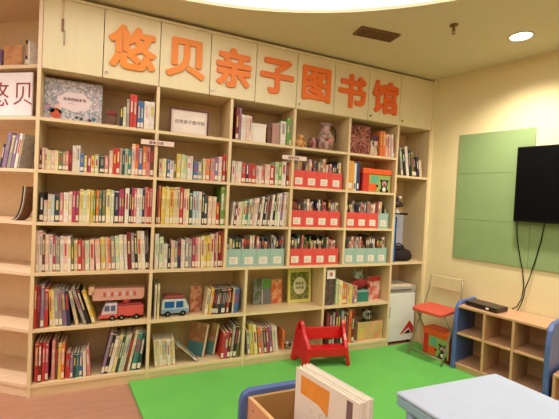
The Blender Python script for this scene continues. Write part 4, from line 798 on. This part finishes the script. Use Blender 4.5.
# books
ba = math.radians(14.2)
rot = Matrix.Rotation(-math.pi/2+ba, 4, 'Z')     # local x runs from the far end towards the camera, y towards the right (book thickness)
cols = [S(232, 226, 226), S(226, 216, 208), S(236, 232, 228), S(222, 212, 214)]
names = ['white picture book with an orange square on its cover, front one in the bin', 'white picture book second in the bin stack', 'white picture book third in the bin stack', 'white picture book at the back of the bin stack']
off = 0
for k in range(4):
    th = (.020, .018, .019, .017)[k]; M = mat('white_cover_%d' % k, cols[k], .4, .02); wd = .345; hh = .46-.004*(k % 2)
    t = thing('picture_book', names[k], 'book', (0, 0, 0), 0, 'white picture books in the bin')
    t.matrix_world = Matrix.Translation(Vector((1.236, -1.532, .2595)) + Vector((off*math.cos(ba), off*math.sin(ba), 0))) @ rot
    q = MB(); q.box((0, 0, 0), (wd, .0022, hh), M); q.box((0, th-.0022, 0), (wd, th, hh), M); q.box((wd-.003, .0022, 0), (wd, th-.0022, hh), M); q.build('cover', t, .0008)
    B1('pages', (.003, .0022, .004), (wd-.003, th-.0022, hh-.006), PAGES, t)
    if k == 0:
        q = MB(); q.prism([(.035, -.001, hh-.022), (.20, -.001, hh-.022), (.195, -.001, hh-.125), (.14, -.001, hh-.100), (.035, -.001, hh-.098)], (0, .001, 0), mat('orange_print', S(226, 150, 62), .4, .12, 14)); q.build('cover_panel', t)
        q = MB(); q.box((.287, -.001, hh-.16), (.315, 0, hh-.012), mat('grey_strip', S(120, 100, 105), .5)); q.build('spine_strip', t)
        q = MB(); random.seed(3)
        PN = mat('pencil_grey', S(176, 168, 176), .6)
        for j in range(12):
            x = .05+random.random()*.15; z = hh-.13-random.random()*.10; a = random.random()*6.28; l_ = .012+.02*random.random()
            q.tube([(x, -.0006, z), (x+l_*.5*math.cos(a), -.0006, z+l_*.5*math.sin(a)), (x+l_*math.cos(a+.5), -.0006, z+l_*math.sin(a+.5))], .0008, PN, 4)
        q.build('line_drawing', t)
    off += th+.0012

# ------------------------------------------------------------ ceiling fittings
t = thing('ceiling_vent', 'brown slatted air vent in the ceiling', 'vent', (2.298, -.54, H), math.radians(-6))
VT = mat('vent_brown', S(120, 92, 62), .6)
q = MB()
for a in (((-.17, -.07, -.012), (.17, -.058, -.0005)), ((-.17, .058, -.012), (.17, .07, -.0005)), ((-.17, -.058, -.012), (-.158, .058, -.0005)), ((.158, -.058, -.012), (.17, .058, -.0005))): q.box(a[0], a[1], VT)
q.build('frame', t)
q = MB()
for k in range(8): q.box((-.158, -.054+.014*k, -.010), (.158, -.047+.014*k, -.002), VT)
q.build('slats', t)
B1('backing', (-.158, -.058, -.0018), (.158, .058, -.0005), mat('vent_dark', S(70, 52, 38), .8), t)
t = thing('sprinkler', 'small brass fire sprinkler hanging from the ceiling', 'sprinkler', (2.686, -.921, H))
BR = mat('brass', S(120, 92, 60), .35, metal=.7)
q = MB(); q.lathe((0, 0, -.006), [(.028, .0055), (.03, 0), (.01, -.002), (.009, -.03), (.012, -.035), (.001, -.036)], BR, 14); q.build('body', t)
q = MB(); q.tube([(.008, 0, -.036), (.016, 0, -.048), (.004, 0, -.062)], .002, BR, 6); q.tube([(-.008, 0, -.036), (-.016, 0, -.048), (-.004, 0, -.062)], .002, BR, 6); q.lathe((0, 0, -.064), [(.012, 0), (.012, .002)], BR, 12); q.build('deflector', t)
LENS = glow('downlight_lens', (1, .93, .8), 14)
for i, (x, y, pw) in enumerate(DOWNLIGHTS):
    t = thing('downlight', ('round recessed downlight near the right wall' if i == 0 else 'unseen round recessed downlight outside the picture, number %s' % nth(i)), 'ceiling light', (x, y, H), 0, 'ceiling downlights')
    q = MB(); q.lathe((0, 0, -.001), [(.088, 0), (.088, -.004), (.074, -.006), (.072, -.001)], WHITE, 28); q.build('trim_ring', t)
    q = MB(); q.lathe((0, 0, -.003), [(.07, 0), (.07, -.001)], LENS, 28); q.build('lens', t)
    ld = bpy.data.lights.new('spot', 'SPOT'); ld.energy = pw; ld.spot_size = math.radians(140); ld.spot_blend = 1; ld.color = SPOT_COL; ld.shadow_soft_size = .06
    lo = bpy.data.objects.new('spot', ld); C.objects.link(lo); lo.parent = t; lo.location = (0, 0, -.02)
